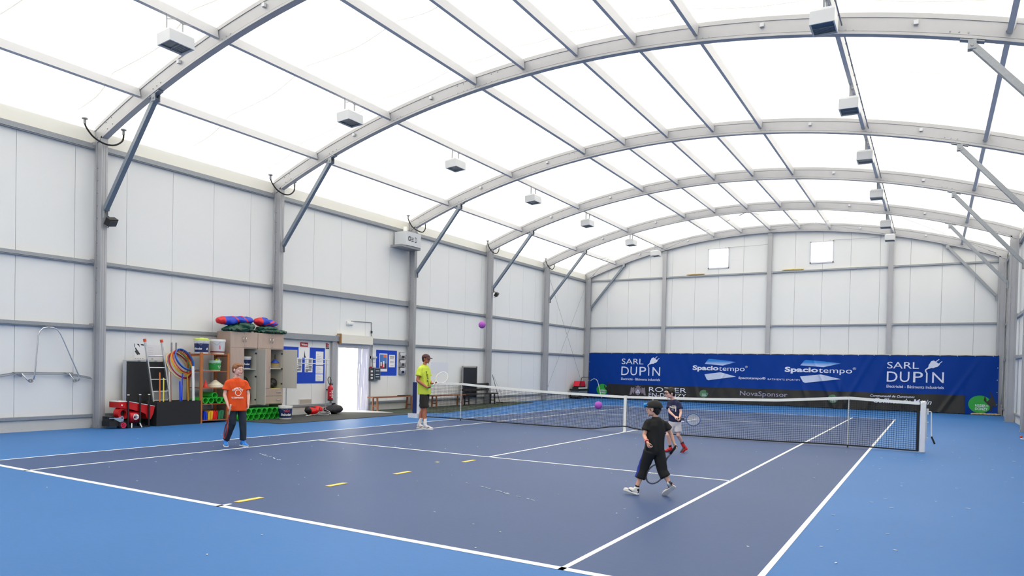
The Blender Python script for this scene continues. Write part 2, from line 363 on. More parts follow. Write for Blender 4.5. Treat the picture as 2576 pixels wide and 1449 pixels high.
# ---------------------------------------------------------------- frame: columns, arches, purlins, girts, braces
def colname(i): return ORD[i-1] if i else 'rear'
side_n = {-1: 'left', 1: 'right'}
def bolts(mb, pts, d, r=.012, h=.012):
    for p in pts: mb.cyl(p, V(p)+V(d)*h, r, 6)
for i, y1 in enumerate(FR):
    y0 = y1-FW; yc = (y0+y1)/2
    for s in (-1, 1):
        xi = XL if s < 0 else XR; xo = xi+s*.255; w = 'behind the viewpoint' if i == 0 else 'from the camera'
        if i == 0 and s > 0: continue
        t = thing('wall_column', '%s grey aluminium column on the %s wall %s, bolted web, rising from floor to arch' % (colname(i), side_n[s], w), 'column', (xi, yc, 0), 'wall columns')
        cm = MB(); a, b = sorted((xi, xo)); cm.box((a+.01, y0+.02, 0), (b-.01, y1-.02, 6.55)); cm.box((min(xi, xi+s*.05), y0, 0), (max(xi, xi+s*.05), y1, 6.55)); cm.box((min(xo, xo-s*.05), y0, 0), (max(xo, xo-s*.05), y1, 6.55))
        cm.box((min(xi, xi-s*.008), yc-.035, .1), (max(xi, xi-s*.008), yc-.02, 6.4)); cm.box((min(xi, xi-s*.008), yc+.02, .1), (max(xi, xi-s*.008), yc+.035, 6.4))
        bb = cm; bb.m = 1; cb_ = (a+b)/2
        bolts(bb, [(cb_+dx, y0+.02, z) for z in [3.05+.28*k for k in range(11)]+[.5, 1.9] for dx in ((-.055, .075) if z > 2.5 else (.06,))], (0, -1, 0))
        cm.build('profile', ['alu', 'galv'], t)
        bp = MB(); bp.box((a-.02, y0-.04, 0), (b+.02, y1+.04, .015)); bp.cyl((xi, y0-.02, 0), (xi, y0-.02, .07), .012, 6); bp.cyl((xo, y0-.02, 0), (xo, y0-.02, .07), .012, 6); bp.build('base_plate', 'galv', t)
    # arch
    t = thing('roof_arch', '%s curved aluminium roof arch %s' % (colname(i), 'behind the viewpoint' if i == 0 else 'from the camera' if i < 6 else 'from the camera, against the end wall')[:200], 'roof arch', (XC, yc, 8.22), 'roof arches')
    am = MB(); N = 48; X0, X1 = XL-.2, XR+.2
    def sect(ya, yb, o0, o1):
        vs = []; 
        for k in range(N+1):
            x = X0+(X1-X0)*k/N
            for o, y in ((o0, ya), (o0, yb), (o1, yb), (o1, ya)): p = arcp(x, o); vs.append((p.x, y, p.z))
        fs = [[k*4+j, k*4+(j+1) % 4, k*4+4+(j+1) % 4, k*4+4+j] for k in range(N) for j in range(4)]+[[3, 2, 1, 0], [N*4, N*4+1, N*4+2, N*4+3]]
        am.add(vs, fs)
    sect(y0+.015, y1-.015, .02, .30); sect(y0, y1, 0, .045); sect(y0, y1, .285, .325); sect(yc-.05, yc+.05, .325, .375)
    sect(y0+.008, y0+.02, .055, .068)
    bb = am; bb.m = 1; pts = []
    def bp_(x, o): p = arcp(x, o); return (p.x, y0+.015, p.z)
    for c in (-9.2, 8.6):
        pts += [bp_(c, .09), bp_(c, .25), bp_(c+(.2 if c < 0 else -.2), .09), bp_(c+(.2 if c < 0 else -.2), .25)]
    for c in (-7.4, 6.75): pts += [bp_(c+dx, .09) for dx in (-.13, 0, .13)]
    for dx in (-.5, -.33, .45, .62): pts += [bp_(-2.84+dx, .07), bp_(-2.84+dx, .25)]
    for dx in (-.23, -.12, .0, .12, .3): pts.append(bp_(-2.84+dx, .07))
    for c in (-5.2, 5.05, 2.5): pts += [bp_(c+dx, .07) for dx in (-.12, 0, .12)]
    bolts(bb, pts, (0, -1, 0), .013, .012); am.build('profile', ['alu', 'galv'], t, smooth=30)
    for c in (-6.6, -4.1, 3.6, 6.1):
        if i in (0,): continue
        p = arcp(c, .2); e = MB(); e.cb((p.x, y0-.02, p.z), (.07, .05, .07)); e.build('hook_block', 'ltgrey', t)
PUR = [-7.96, -5.43, -2.84, -1.54, -.23, 1.08, 2.36, 4.86, 7.42]
PN = ['leftmost', 'second', 'third', 'fourth', 'fifth', 'sixth', 'seventh', 'eighth', 'rightmost']
for i in range(len(FR)-1):
    ya, yb = FR[i], FR[i+1]-FW
    for j, x in enumerate(PUR):
        n = arcn(x); R = Matrix((n.cross(V((0, 1, 0))), V((0, 1, 0)), n)).transposed(); w = .085 if j in (2, 7, 8) else .07
        p0 = arcp(x, .125); p1 = arcp(x, .322); mb = MB(); c = (p0+p1)/2
        mb.box((c.x-w/2, ya+.003, c.z-.098), (c.x+w/2, yb-.003, c.z+.098), R, (c.x, (ya+yb)/2, c.z))
        mb.m = 1
        for k in range(2): mb.box((c.x+w/2, (ya if k == 0 else yb)-.0+(.003 if k == 0 else -.06), c.z-.09), (c.x+w/2+.012, (ya if k == 0 else yb)+(.06 if k == 0 else -.003), c.z+.03), R, (c.x, (ya+yb)/2, c.z))
        where = '%s and %s' % (colname(i), colname(i+1)) if i else 'rear and nearest'
        tag(mb.build('roof_purlin', [mat('purlin_grey', (196, 197, 202), .45, .1), 'galv']), '%s grey roof purlin %s between the %s arches' % (PN[j], 'from the left' if 0 < j < 8 else 'of the roof', where), 'purlin', 'roof purlins')
# girts on the side walls
GZ = [(2.29, 'lower'), (3.74, 'upper'), (6.34, 'eaves')]
for s, x in ((-1, WL), (1, WR)):
    for i in range(len(FR)-1):
        ya, yb = FR[i]+0.0, FR[i+1]-FW
        for z, zn in GZ:
            big = (s < 0 and i == 2 and z < 5); h = .17 if big else (.11 if z > 5 else .075); zz = z+(.07 if z < 3 and big else .03 if big else 0)
            mb = MB(); segs = [(ya+.004, yb-.004)]
            if big and z < 3: segs = [(ya+.004, -.13), (1.38, yb-.004)]
            for k, (p, q_) in enumerate(segs):
                mb = MB(); a, b = sorted((x-s*.0, x-s*(.13 if big else .09)))
                mb.box((a, p, zz-h/2), (b, q_, zz+h/2)); 
                if not big: mb.box((a, p, zz-h/2-.02), (b-.02 if s < 0 else b, q_, zz-h/2))
                mb.m = 1
                for e in (p, q_-.05): mb.box((a-.0, e, zz+h/2-.03), (b+.01 if s < 0 else b, e+.05, zz+h/2+.03))
                where = ('behind the nearest column' if i == 0 else 'between the %s and %s columns' % (colname(i), colname(i+1)))+(', door side' if len(segs) > 1 and k == 1 else ', cabinet side' if len(segs) > 1 else '')
                if i == 0: where = 'nearer than the nearest column'
                tag(mb.build('wall_rail', ['galv', 'alu']), '%s galvanised rail on the %s wall, %s' % (zn, side_n[s], where), 'wall rail', 'wall rails')
# posts and rails of the end wall
EX = [-5.335, -.21, 4.865]
for j, x in enumerate(EX):
    mb = MB(); mb.box((x-.085, YE-.13, 0), (x+.085, YE-.004, arcz(x)-.02)); mb.box((x-.10, YE-.135, 0), (x-.07, YE-.125, arcz(x)-.03)); mb.box((x+.07, YE-.135, 0), (x+.10, YE-.125, arcz(x)-.03))
    mb.m = 1; mb.box((x-.11, YE-.14, arcz(x)-.16), (x+.11, YE-.12, arcz(x)-.05))
    tag(mb.build('end_wall_post', ['alu', 'galv']), '%s of the three tall posts on the end wall' % ('left', 'middle', 'right')[j], 'post', 'end wall posts')
bx = [XL-.1]+EX+[XR+.1]
for j in range(4):
    for z, zn in ((2.42, 'lower'), (3.8, 'middle'), (6.34, 'upper')):
        mb = MB(); mb.box((bx[j]+(.095 if j else .0), YE-.09, z-.035), (bx[j+1]-(.095 if j < 3 else 0), YE-.003, z+.035)); mb.m = 1
        mb.box((bx[j]+(.1 if j else .02), YE-.095, z-.05), (bx[j]+(.16 if j else .08), YE-.089, z+.05))
        tag(mb.build('end_wall_rail', ['galv', 'alu']), '%s rail on the end wall, %s bay' % (zn, ('leftmost', 'centre-left', 'centre-right', 'rightmost')[j]), 'wall rail', 'end wall rails')
# diagonal knee braces
for i, y1 in enumerate(FR):
    if i == 0: continue
    yc = y1-FW/2
    for s in (-1, 1):
        xi = (XL+.015) if s < 0 else XR-.015; xt = -7.55 if s < 0 else 6.97; pt = arcp(xt, -.03); a = V((xi-s*.06, yc, 4.93)); b = V((pt.x-(.0), yc, pt.z-.05))
        t = thing('knee_brace', '%s diagonal steel brace from %s column to arch' % (colname(i), side_n[s]), 'brace', tuple(a), 'knee braces')
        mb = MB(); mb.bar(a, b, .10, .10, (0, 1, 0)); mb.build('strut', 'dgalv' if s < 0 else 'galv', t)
        pl = MB(); d = (b-a).normalized(); pl.box((min(a.x, xi)-.0, yc-.055, 4.72), (max(a.x, xi), yc-.04, 4.98)); pl.box((min(a.x, xi), yc+.04, 4.72), (max(a.x, xi), yc+.055, 4.98)); pl.cyl((a.x, yc-.07, 4.9), (a.x, yc+.07, 4.9), .02, 8)
        pl.build('lower_bracket', 'galv', t)
        pu = MB(); r = V((d.z, 0, -d.x)); pu.cb((pt.x, yc, pt.z+.012), (.36, .12, .02), Matrix.Rotation(math.asin((xt-XC)/RC), 3, 'Y')); pu.box((b.x-.06, yc-.065, b.z-.08), (b.x+.06, yc-.052, b.z+.07)); pu.box((b.x-.06, yc+.052, b.z-.08), (b.x+.06, yc+.065, b.z+.07)); pu.cyl((b.x, yc-.08, b.z-.02), (b.x, yc+.08, b.z-.02), .022, 8)
        pu.build('upper_bracket', 'galv', t)
# floodlight boxes under two purlins
LY = {-5.43: [-10.2, -4.25, .12, 4.82, 9.36, 14.2, 17.6], 4.86: [-8.95, -4.0, .3, 4.5, 9.14, 14.4, 17.5]}
LY[-5.43][0] = -8.8
for x, ys in LY.items():
    for k, y in enumerate(ys):
        if x > 0 and k == 0: continue
        z = arcp(x, .12).z
        t = thing('floodlight', '%s white box floodlight under the %s light purlin' % (ORD[k] if x < 0 else ORD[k-1], 'left' if x < 0 else 'right'), 'light', (x, y, z-.24), 'box floodlights')
        h = MB(); c = V((x, y, z-.40)); w2, l2 = .19, .25
        Rl = Matrix.Rotation(-.07 if x < 0 else .02, 3, 'Y')
        def tr(p): return c+Rl @ V(p)
        # hood: hollow box open below, tapered top
        P = [tr(p) for p in ((-w2, -l2, -.13), (w2, -l2, -.13), (w2, l2, -.13), (-w2, l2, -.13), (-w2, -l2, .08), (w2, -l2, .08), (w2, l2, .08), (-w2, l2, .08), (-w2*.8, -l2*.88, .13), (w2*.8, -l2*.88, .13), (w2*.8, l2*.88, .13), (-w2*.8, l2*.88, .13))]
        I = [tr(p) for p in ((-w2+.02, -l2+.02, -.13), (w2-.02, -l2+.02, -.13), (w2-.02, l2-.02, -.13), (-w2+.02, l2-.02, -.13), (-w2+.02, -l2+.02, -.09), (w2-.02, -l2+.02, -.09), (w2-.02, l2-.02, -.09), (-w2+.02, l2-.02, -.09))]
        h.add(P, [[0, 1, 5, 4], [1, 2, 6, 5], [2, 3, 7, 6], [3, 0, 4, 7], [4, 5, 9, 8], [5, 6, 10, 9], [6, 7, 11, 10], [7, 4, 8, 11], [8, 9, 10, 11]])
        n0 = len(h.v); h.add([P[0], P[1], P[2], P[3]]+I, [[0, 1, 5, 4], [1, 2, 6, 5], [2, 3, 7, 6], [3, 0, 4, 7], [4, 5, 9, 8], [5, 6, 10, 9], [6, 7, 11, 10], [7, 4, 8, 11], [8, 9, 10, 11]])
        h.build('housing', mat('lamp_housing', (206, 209, 214), .4), t)
        gl = MB()
        gl.add([tr(p) for p in ((-w2+.02, -l2+.02, -.10), (w2-.02, -l2+.02, -.10), (w2-.02, l2-.02, -.10), (-w2+.02, l2-.02, -.10), (-w2+.02, -l2+.02, -.092), (w2-.02, -l2+.02, -.092), (w2-.02, l2-.02, -.092), (-w2+.02, l2-.02, -.092))], [[0, 1, 2, 3], [4, 5, 6, 7], [0, 1, 5, 4], [1, 2, 6, 5], [2, 3, 7, 6], [3, 0, 4, 7]])
        gl.m = 1; gl.add([tr(p) for p in ((-w2+.02, -.02, -.115), (w2-.02, -.02, -.115), (w2-.02, .0, -.115), (-w2+.02, .0, -.115))], [[0, 1, 2, 3]])
        for q in range(5): yy_ = .05+q*.04; gl.add([tr(p) for p in ((-w2+.03, yy_, -.105), (w2-.03, yy_, -.105), (w2-.03, yy_+.012, -.105), (-w2+.03, yy_+.012, -.105))], [[0, 1, 2, 3]])
        gl.build('glass', [mat('dark_lamp_glass', (70, 84, 98), .2), 'grey'], t)
        br = MB(); 
        for dy in (-.2, .12): br.bar((x+(.02), y+dy, z-.27), (x+.02, y+dy, z), .035, .008, (0, 1, 0))
        br.tube([(x+.05, y-.2, z-.1), (x+.06, y-.05, z-.04), (x+.05, y+.1, z-.07), (x+.05, y+.3, z-.02)], .008, 6)
        br.build('bracket', 'galv', t)
# cable tray along the right light purlin
for i in range(1, 6):
    ya, yb = FR[i]+.05, FR[i+1]-FW-.05; p = arcp(4.98, .12); mb = MB()
    mb.bar((p.x, ya, p.z+.01), (p.x, yb, p.z+.01), .022, .022)
    k = ya
    while k < yb: mb.cb((p.x, k, p.z), (.034, .02, .03)); k += .55
    tag(mb.build('cable_tray', 'galv'), 'thin cable tray beside the right light purlin, %s bay from the camera' % ORD[i-1], 'cable tray', 'cable trays')
# ================================================================ tennis net, posts, sticks
def net_top(x): 
    P = [(-6.45, 1.07), (-5.03, 1.08), (-3.6, 1.0), (-2, .94), (0, .90), (2, .93), (3.6, .975), (5.03, 1.08), (6.38, 1.02)]
    for (a, za), (b, zb) in zip(P, P[1:]):
        if x <= b: t = (x-a)/(b-a); return za+(zb-za)*t
    return 1.02
def net_bot(x):
    P = [(-6.45, .05), (-5, .06), (-4, .04), (-2.8, .03), (-.9, .035), (-.25, .12), (0, .15), (.35, .10), (.9, .05), (1.5, .03), (3, .025), (5.03, .05), (6.38, .03)]
    for (a, za), (b, zb) in zip(P, P[1:]):
        if x <= b: t = (x-a)/(b-a); t = t*t*(3-2*t); return za+(zb-za)*t
    return .03
def net_p(x, t, off=0.):                   # t 0 bottom .. 1 top; slight slack towards the viewer
    z = net_bot(x)+(net_top(x)-net_bot(x))*t
    sl = (1-t)**1.5*(.10*math.exp(-((abs(x)-1.0)/.9)**2)+.03*math.sin(x*2.1)**2)
    return V((x, off-sl, z))
t = thing('tennis_net', 'long black tennis net with white headband sagging at the centre strap', 'tennis net', (0, 0, 0))
nm = MB(); N = 288; X0, X1 = -6.42, 6.335; NR = 23
xsn = [X0+(X1-X0)*i/N for i in range(N+1)]
def ribbon(mb, pts, w, ax): # flat cross of two strips = thin cord
    for d in (ax, V((0, 1, 0))):
        vs = []; 
        for p in pts: vs += [p-d*w/2, p+d*w/2]
        mb.add(vs, [[2*i, 2*i+1, 2*i+3, 2*i+2] for i in range(len(pts)-1)])
random.seed(3)
for i, x in enumerate(xsn):
    jit = random.uniform(-.004, .004)
    ribbon(nm, [net_p(x+jit*math.sin(k*1.3), k/8) for k in range(9)], .0054, V((1, 0, 0)))
for j in range(1, NR+1):
    ribbon(nm, [net_p(x, j/(NR+1))+V((0, 0, .002*math.sin(i*1.7+j))) for i, x in enumerate(xsn)], .0054, V((0, 0, 1)))
nm.build('netting', mat('net_cord', (14, 18, 30), .8), t, fixn=False)
def band(t0, t1, name, m, th=.012, x0=X0, x1=X1, n=120, dz0=0, dz1=0):
    mb = MB(); vs = []
    for i in range(n+1):
        x = x0+(x1-x0)*i/n
        a = net_p(x, t0)+V((0, 0, dz0)); b = net_p(x, t1)+V((0, 0, dz1))
        vs += [a+V((0, -th, 0)), a+V((0, th, 0)), b+V((0, th, 0)), b+V((0, -th, 0))]
    mb.add(vs, [[i*4+j, i*4+(j+1) % 4, i*4+4+(j+1) % 4, i*4+4+j] for i in range(n) for j in range(4)]+[[3, 2, 1, 0], [n*4, n*4+1, n*4+2, n*4+3]])
    return mb.build(name, m, t)
band(1, 1, 'headband', 'wht', .014, dz0=-.052, dz1=.008)
band(0, 0, 'bottom_tape', 'rubber', .008, dz0=-.012, dz1=.016)
for x in (-6.40, 6.315):
    mb = MB(); mb.prism([net_p(x-.02, 0), net_p(x+.03, 0), net_p(x+.03, .95), net_p(x-.02, .95)], (0, -.014, 0)); mb.build('side_tape', 'rubber', t)
mb = MB(); mb.box((-.035, -.035, .0), (.035, -.018, net_top(0)+.012)); mb.box((-.035, .016, .1), (.035, .03, net_top(0)+.012)); mb.box((-.035, -.035, net_top(0)+.008), (.035, .03, net_top(0)+.016)); mb.box((-.045, -.05, 0), (.045, -.01, .015)); mb.build('centre_strap', 'wht', t)
for s, x in ((-1, -5.03), (1, 5.03)):
    mb = MB(); mb.box((x-.011, .045, 0), (x+.011, .06, net_top(x)+.01)); mb.m = 1; mb.box((x-.02, -.02, net_top(x)+.009), (x+.02, .06, net_top(x)+.02)); mb.box((x-.012, .044, .0), (x+.012, .061, .04))
    tag(mb.build('singles_stick', ['wht', 'black']), 'thin white singles stick propping the net near its %s end' % ('left' if s < 0 else 'right'), 'net stick', 'singles sticks')
# right post with crank
t = thing('net_post', 'white square net post with winding crank at the right end', 'net post', (6.41, .0, 0))
mb = MB(); mb.box((6.355, -.05, 0), (6.455, .05, 1.02)); mb.build('post', mat('white_enamel', (232, 232, 236), .35), t).modifiers.new('b', 'BEVEL').width = .012
mb = MB(); mb.ball((6.405, 0, 1.02), (.052, .052, .035)); mb.box((6.375, -.03, 1.02), (6.39, .03, 1.06)); mb.box((6.42, -.03, 1.02), (6.435, .03, 1.06)); mb.build('cap', 'white', t)
mb = MB(); mb.box((6.455, -.02, .25), (6.475, .02, .86)); 
for z in (.3, .62, .80, .84, .88): mb.cyl((6.45, 0, z), (6.50, 0, z), .014, 8)
mb.box((6.46, -.03, .78), (6.50, .03, .90)); mb.build('winder', 'ltgrey', t)
mb = MB(); mb.tube([(6.50, 0, .84), (6.535, 0, .84), (6.545, 0, .82), (6.555, 0, .45), (6.56, -.005, .33)], .011, 8); mb.build('crank', 'white', t)
mb = MB(); mb.cyl((6.56, -.005, .34), (6.62, -.01, .19), .017, 10); mb.build('handle', 'black', t)
# left post, navy padded on one side, white foot
t = thing('net_post', 'net post at the left end, navy padded with a white foot, behind the coach', 'net post', (-6.55, .0, 0))
mb = MB(); mb.box((-6.55, -.05, 0), (-6.455, .05, 1.08)); mb.build('post', 'white_enamel', t)
mb = MB(); mb.box((-6.70, -.06, 0.02), (-6.555, .06, 1.06)); mb.build('padding', mat('navy_pad', (24, 40, 96), .7), t)
mb = MB(); mb.box((-6.82, -.12, 0), (-6.455, -.062, .13)); mb.box((-6.82, .062, 0), (-6.455, .12, .13)); mb.build('foot', 'white_enamel', t)
# yellow throw-down lines
for k, (a, b, w) in enumerate([(-11.62, -11.26, .075), (-10.26, -9.93, .075), (-8.95, -8.60, .07), (-7.26, -6.92, .07)]):
    mb = MB(); x = [-.03, .01, .02, .05][k]; mb.prism([(x-w/2, a, .0025), (x+w/2, a+.01, .0025), (x+w/2, b, .0025), (x-w/2, b-.01, .0025)], (0, 0, .004))
    tag(mb.build('throw_down_line', mat('yellow_rubber', (250, 206, 96), .6)), '%s yellow rubber strip lying along the court centre' % ORD[k], 'marker strip', 'yellow throw-down lines')
mb = MB(); mb.prism([(-.30, -7.56, .0025), (-.24, -7.56, .0025), (-.24, -7.50, .0025), (-.30, -7.50, .0025)], (0, 0, .004)); tag(mb.build('rubber_scrap', 'yellow_rubber'), 'tiny square yellow scrap on the court behind the service line', 'scrap')
# pale flecks of worn ball felt and line paint scattered on the floor
random.seed(21); mb = MB()
def fleck(x, y, l, w, a): 
    c, s = math.cos(a), math.sin(a); mb.prism([(x+c*u*l-s*v*w, y+s*u*l+c*v*w, .003) for u, v in ((-1, -.6), (0, -1), (1, -.3), (.8, 1), (-.6, .8))], (0, 0, .003))
for _ in range(150): fleck(random.uniform(-7, 8.6), random.uniform(-14, 4), random.uniform(.007, .018), random.uniform(.004, .008), random.uniform(0, 3))
for _ in range(34): fleck(random.uniform(5.6, 8.6), random.uniform(-12, 1), random.uniform(.012, .03), random.uniform(.005, .010), random.uniform(-.6, .6))
for (x0, y0, x1, y1, n) in ((-3.25, -8.6, -2.35, -8.95, 14), (1.2, -8.9, 2.6, -9.5, 16)):
    for i in range(n): u = random.random(); fleck(x0+(x1-x0)*u, y0+(y1-y0)*u+random.uniform(-.02, .02), random.uniform(.015, .05), .006, math.atan2(y1-y0, x1-x0))
tag(mb.build('paint_flecks', mat('pale_fleck', (205, 214, 220), .8)), 'small pale flecks of felt and paint scattered over the court', 'debris', kind='stuff')
# two purple foam balls in the air
def purple(): return mat('purple_foam', (168, 82, 186), .7, 0, 40, .08)
for p, lab in (((-0.14, -6.48, 2.29), 'purple foam ball high in the air in front of the wall'), ((2.02, -6.37, .99), 'purple foam ball in the air in front of the net')):
    mb = MB(); mb.ball(p, .062, 24, 14); tag(mb.build('foam_ball', purple(), smooth=True), lab, 'ball', 'purple foam balls')
# ================================================================ end-wall sponsor banner
BY = 18.62
def rip(x, z):
    h = .010*math.sin(x*2.3+z*1.1)+.008*math.sin(x*5.1-z*2.7+1)+.004*math.sin(x*11+z*6)
    for cx, sl, a, w in ((-1.6, -.55, .03, .07), (.9, .35, .035, .06), (1.75, .42, .05, .06), (2.35, .4, .03, .09), (3.3, -.2, .02, .08), (4.3, -.5, .03, .10), (4.9, -.35, .02, .08), (7.4, .15, .025, .10), (-4.0, .25, .02, .10), (-5.2, -.15, .02, .12), (8.3, -.6, .03, .07)):
        u = x-(cx+(2.45-z)*sl); h += a*math.exp(-(u/w)**2)*(.4+.6*min(1, (2.5-z)/1.2))
    return h
def bpt(x, z, o=0.): return V((x, BY-rip(x, z)-o-(.10*(1-z/2.45)**2 if z < 2.45 else 0), z))
def zb(x): return .035+.02*math.sin(x*1.3)
t = thing('sponsor_banner', 'wide blue and black sponsor banner hung across the end wall', 'banner', (XC, BY, 0))
bxs = sorted([XL+.04+i*.06 for i in range(int(18.28/.06)+1)]+[-8.2, 7.74]); bxs = [x for x in bxs if x <= 8.86]
def btop(x): return 2.455+.0*x-.012*abs(math.sin((x-XC)*PI/.62))
zl = [0, .06, .15, .25, .35, .45, .55, .65, .74, .79, .90, 1.02, 1.15, 1.28, 1.41, 1.54, 1.67, 1.80, 1.93, 2.06, 2.19, 2.30, 2.42, 2.455]
ban = MB(); vs = []
for x in bxs:
    for k, z in enumerate(zl): z2 = z if z > .1 else z+(zb(x) if k == 0 else .02); vs.append(bpt(x, btop(x) if k == len(zl)-1 else z2))
K = len(zl); fs = []; mi = []
for i in range(len(bxs)-1):
    for k in range(K-1):
        fs.append([i*K+k, (i+1)*K+k, (i+1)*K+k+1, i*K+k+1])
        xm = (bxs[i]+bxs[i+1])/2; mi.append(1 if (-8.2 < xm < 7.74 and zl[k+1] <= .79) or k == K-2 else 0)
ban.add(vs, fs); ban.mi = mi
bmat = mat('banner_blue_vinyl', (0, 54, 140), .4, spec=.15); kmat = mat('banner_black_vinyl', (17, 17, 18), .38)
ban.build('cloth', [bmat, kmat], t, smooth=True, fixn=False)
k = 0
for x in [XL+.1+i*.62 for i in range(30)]:
    if x > 8.85: break
    mb = MB(); p = bpt(x, 2.43, .006); mb.cyl(p, p+V((0, .012, 0)), .02, 8); mb.build('eyelet', 'chrome', t)
for x in (XL+.07, 8.82):
    for z in (.45, .95, 1.45, 1.95): mb = MB(); p = bpt(x, z, .006); mb.cyl(p, p+V((0, .012, 0)), .018, 8); mb.build('eyelet', 'chrome', t)
pr = mat('banner_print_white', (214, 220, 240), .5)
fnb = lambda p: bpt(p.x, p.z, .012)
def btxt(s, x0, x1, z0, z1, m=pr, **k): return text_on('lettering', s, (x0, BY, z0), (1, 0, 0), (0, 0, 1), x1-x0, z1-z0, m, t, fn=fnb, **k)
def bpoly(name, pts, m, o=.011):
    P, f = fine_map([V((x, 0, z)) for x, z in pts], [list(range(len(pts)))], .09, lambda p: bpt(p.x, p.z, o)); return MB().add(P, f).build(name, m, t, fixn=False)
def fan(name, pts, c, m, o=.011):
    n = len(pts); P, f = fine_map([V((c[0], 0, c[1]))]+[V((x, 0, z)) for x, z in pts], [[0, i+1, (i+1) % n+1] for i in range(n)], .09, lambda p: bpt(p.x, p.z, o)); return MB().add(P, f).build(name, m, t, fixn=False)
for ox in (-7.50, 4.84):                    # electrician's logo, twice
    btxt('SARL', ox, ox+1.20, 1.86, 2.15); 
    btxt('D', ox, ox+.41, 1.28, 1.73); btxt('U', ox+.50, ox+.86, 1.28, 1.73); btxt('P', ox+1.0, ox+1.36, 1.28, 1.73)
    btxt('N', ox+1.70, ox+2.12, 1.28, 1.73)
    bpoly('lettering', [(ox+1.475, 1.28), (ox+1.53, 1.28), (ox+1.53, 1.69), (ox+1.475, 1.71)], pr)
    btxt('Electricit\u00e9 - B\u00e2timents industriels', ox, ox+2.13, 1.02, 1.145, bold=.008)
    cord = MB(); cp = [(1.50, 1.70), (1.45, 1.76), (1.455, 1.83), (1.52, 1.88), (1.58, 1.92)]
    for (a, b), (c, d) in zip(cp, cp[1:]):
        L = math.hypot(c-a, d-b); nx, nz = -(d-b)/L*.024, (c-a)/L*.024
        cord.add([bpt(ox+a-nx, b-nz, .012), bpt(ox+c-nx, d-nz, .012), bpt(ox+c+nx, d+nz, .012), bpt(ox+a+nx, b+nz, .012)], [[0, 1, 2, 3]])
    cord.build('logo_cord', pr, t, fixn=False)
    fan('logo_plug', [(ox+a, b) for a, b in ((1.50, 1.87), (1.58, 1.87), (1.66, 1.91), (1.73, 1.90), (1.80, 1.94), (1.88, 1.96), (1.97, 2.06), (1.74, 2.23), (1.64, 2.19), (1.60, 2.10), (1.56, 2.04), (1.55, 1.96))], (ox+1.73, 2.05), pr)
    for a, b in ((1.80, 2.18), (1.91, 2.09)): bpoly('logo_pin', [(ox+a, b), (ox+a+.025, b-.02), (ox+a+.145, b+.09), (ox+a+.12, b+.11)], pr)
def grad(name, c1, c2, z0, z1):             # printed colour gradient inside the logo tile
    m = mat(name, c1, .45); nt = m.node_tree; b = nt.nodes['Principled BSDF']; g_ = nt.nodes.new('ShaderNodeNewGeometry'); sp = nt.nodes.new('ShaderNodeSeparateXYZ'); mr = nt.nodes.new('ShaderNodeMapRange'); mr.inputs[1].default_value = z0; mr.inputs[2].default_value = z1
    tc = nt.nodes.new('ShaderNodeTexCoord'); mx = nt.nodes.new('ShaderNodeMix'); mx.data_type = 'RGBA'; mx.inputs['A'].default_value = (*srgb(c1), 1); mx.inputs['B'].default_value = (*srgb(c2), 1)
    nt.links.new(tc.outputs['Object'], sp.inputs[0]); nt.links.new(sp.outputs['Z'], mr.inputs[0]); nt.links.new(mr.outputs[0], mx.inputs['Factor']); nt.links.new(mx.outputs['Result'], b.inputs['Base Color']); return m
g1 = grad('logo_sky_tile', (198, 210, 240), (10, 120, 205), 1.86, 2.08)
g2 = mat('logo_pale_tile', (188, 200, 228), .5, 0, 3, .12)
for ox, sc in ((-3.72, 1.0), (.62, 1.13)):
    btxt('Spacio', ox, ox+1.28*sc, 1.55, 1.86, bold=.035); btxt('tempo', ox+1.30*sc, ox+2.52*sc, 1.53, 1.80)
    btxt('\u00ae', ox+2.54*sc, ox+2.66*sc, 1.77, 1.88)
    bpoly('logo_tile', [(ox+.60*sc, 1.94), (ox+1.48*sc, 1.87), (ox+2.10*sc, 2.05), (ox+1.5*sc, 2.13), (ox+.80*sc, 2.19), (ox+.74*sc, 2.15)], g1)
    bpoly('logo_tile', [(ox+.60*sc, 1.42), (ox+.72*sc, 1.17), (ox+.80*sc, 1.13), (ox+2.12*sc, 1.34), (ox+1.40*sc, 1.53), (ox+1.34*sc, 1.53)], g2)
btxt('Spaciotempo\u00ae', -1.48, -.22, 1.20, 1.35, bold=.018); btxt('BATIMENTS SPORTIFS', -.12, 1.30, 1.215, 1.295, space=1.1)
# club logos (green discs) and sponsors on the black band
gd = mat('club_green', (38, 158, 60), .5); gd2 = mat('club_green_faded', (72, 118, 84), .5); bk = mat('print_black', (24, 24, 28), .5)
for cx, cz, r, m, full in ((-8.55, .48, .30, gd, 1), (8.25, .44, .36, gd, 1), (-3.12, .46, .19, gd2, 0), (2.72, .44, .19, gd2, 0)):
    fan('club_disc', [(cx+r*1.12*math.cos(a*PI/16), cz+r*math.sin(a*PI/16)) for a in range(32)], (cx, cz), m, .010)
    bpoly('player_silhouette', [(cx+r*a, cz+r*b) for a, b in ((.45, 1.0), (.62, .55), (.50, .35), (.75, .30), (1.0, .45), (1.05, .9), (.85, 1.5), (.98, 1.45), (1.25, .85), (1.6, -.1), (1.5, -.2), (1.25, 0), (1.1, -.7), (.9, -.8), (.95, -.2), (.6, .15), (.35, .45))] if full else [(cx+r*a, cz+r*b) for a, b in ((.45, 1.0), (.62, .45), (.9, .1), (1.05, .3), (.95, .55), (.7, .7))], bk, .012)
    btxt('ROZIER', cx-r*.45, cx+r*.55, cz-r*.28, cz-r*.02, m=pr, bold=.02); btxt('DONZY', cx-r*.45, cx+r*.75, cz-r*.68, cz-r*.38, m=pr, bold=.02)
    if full: btxt('EN', cx+r*.62, cx+r*.80, cz-r*.26, cz-r*.06, m=pr)
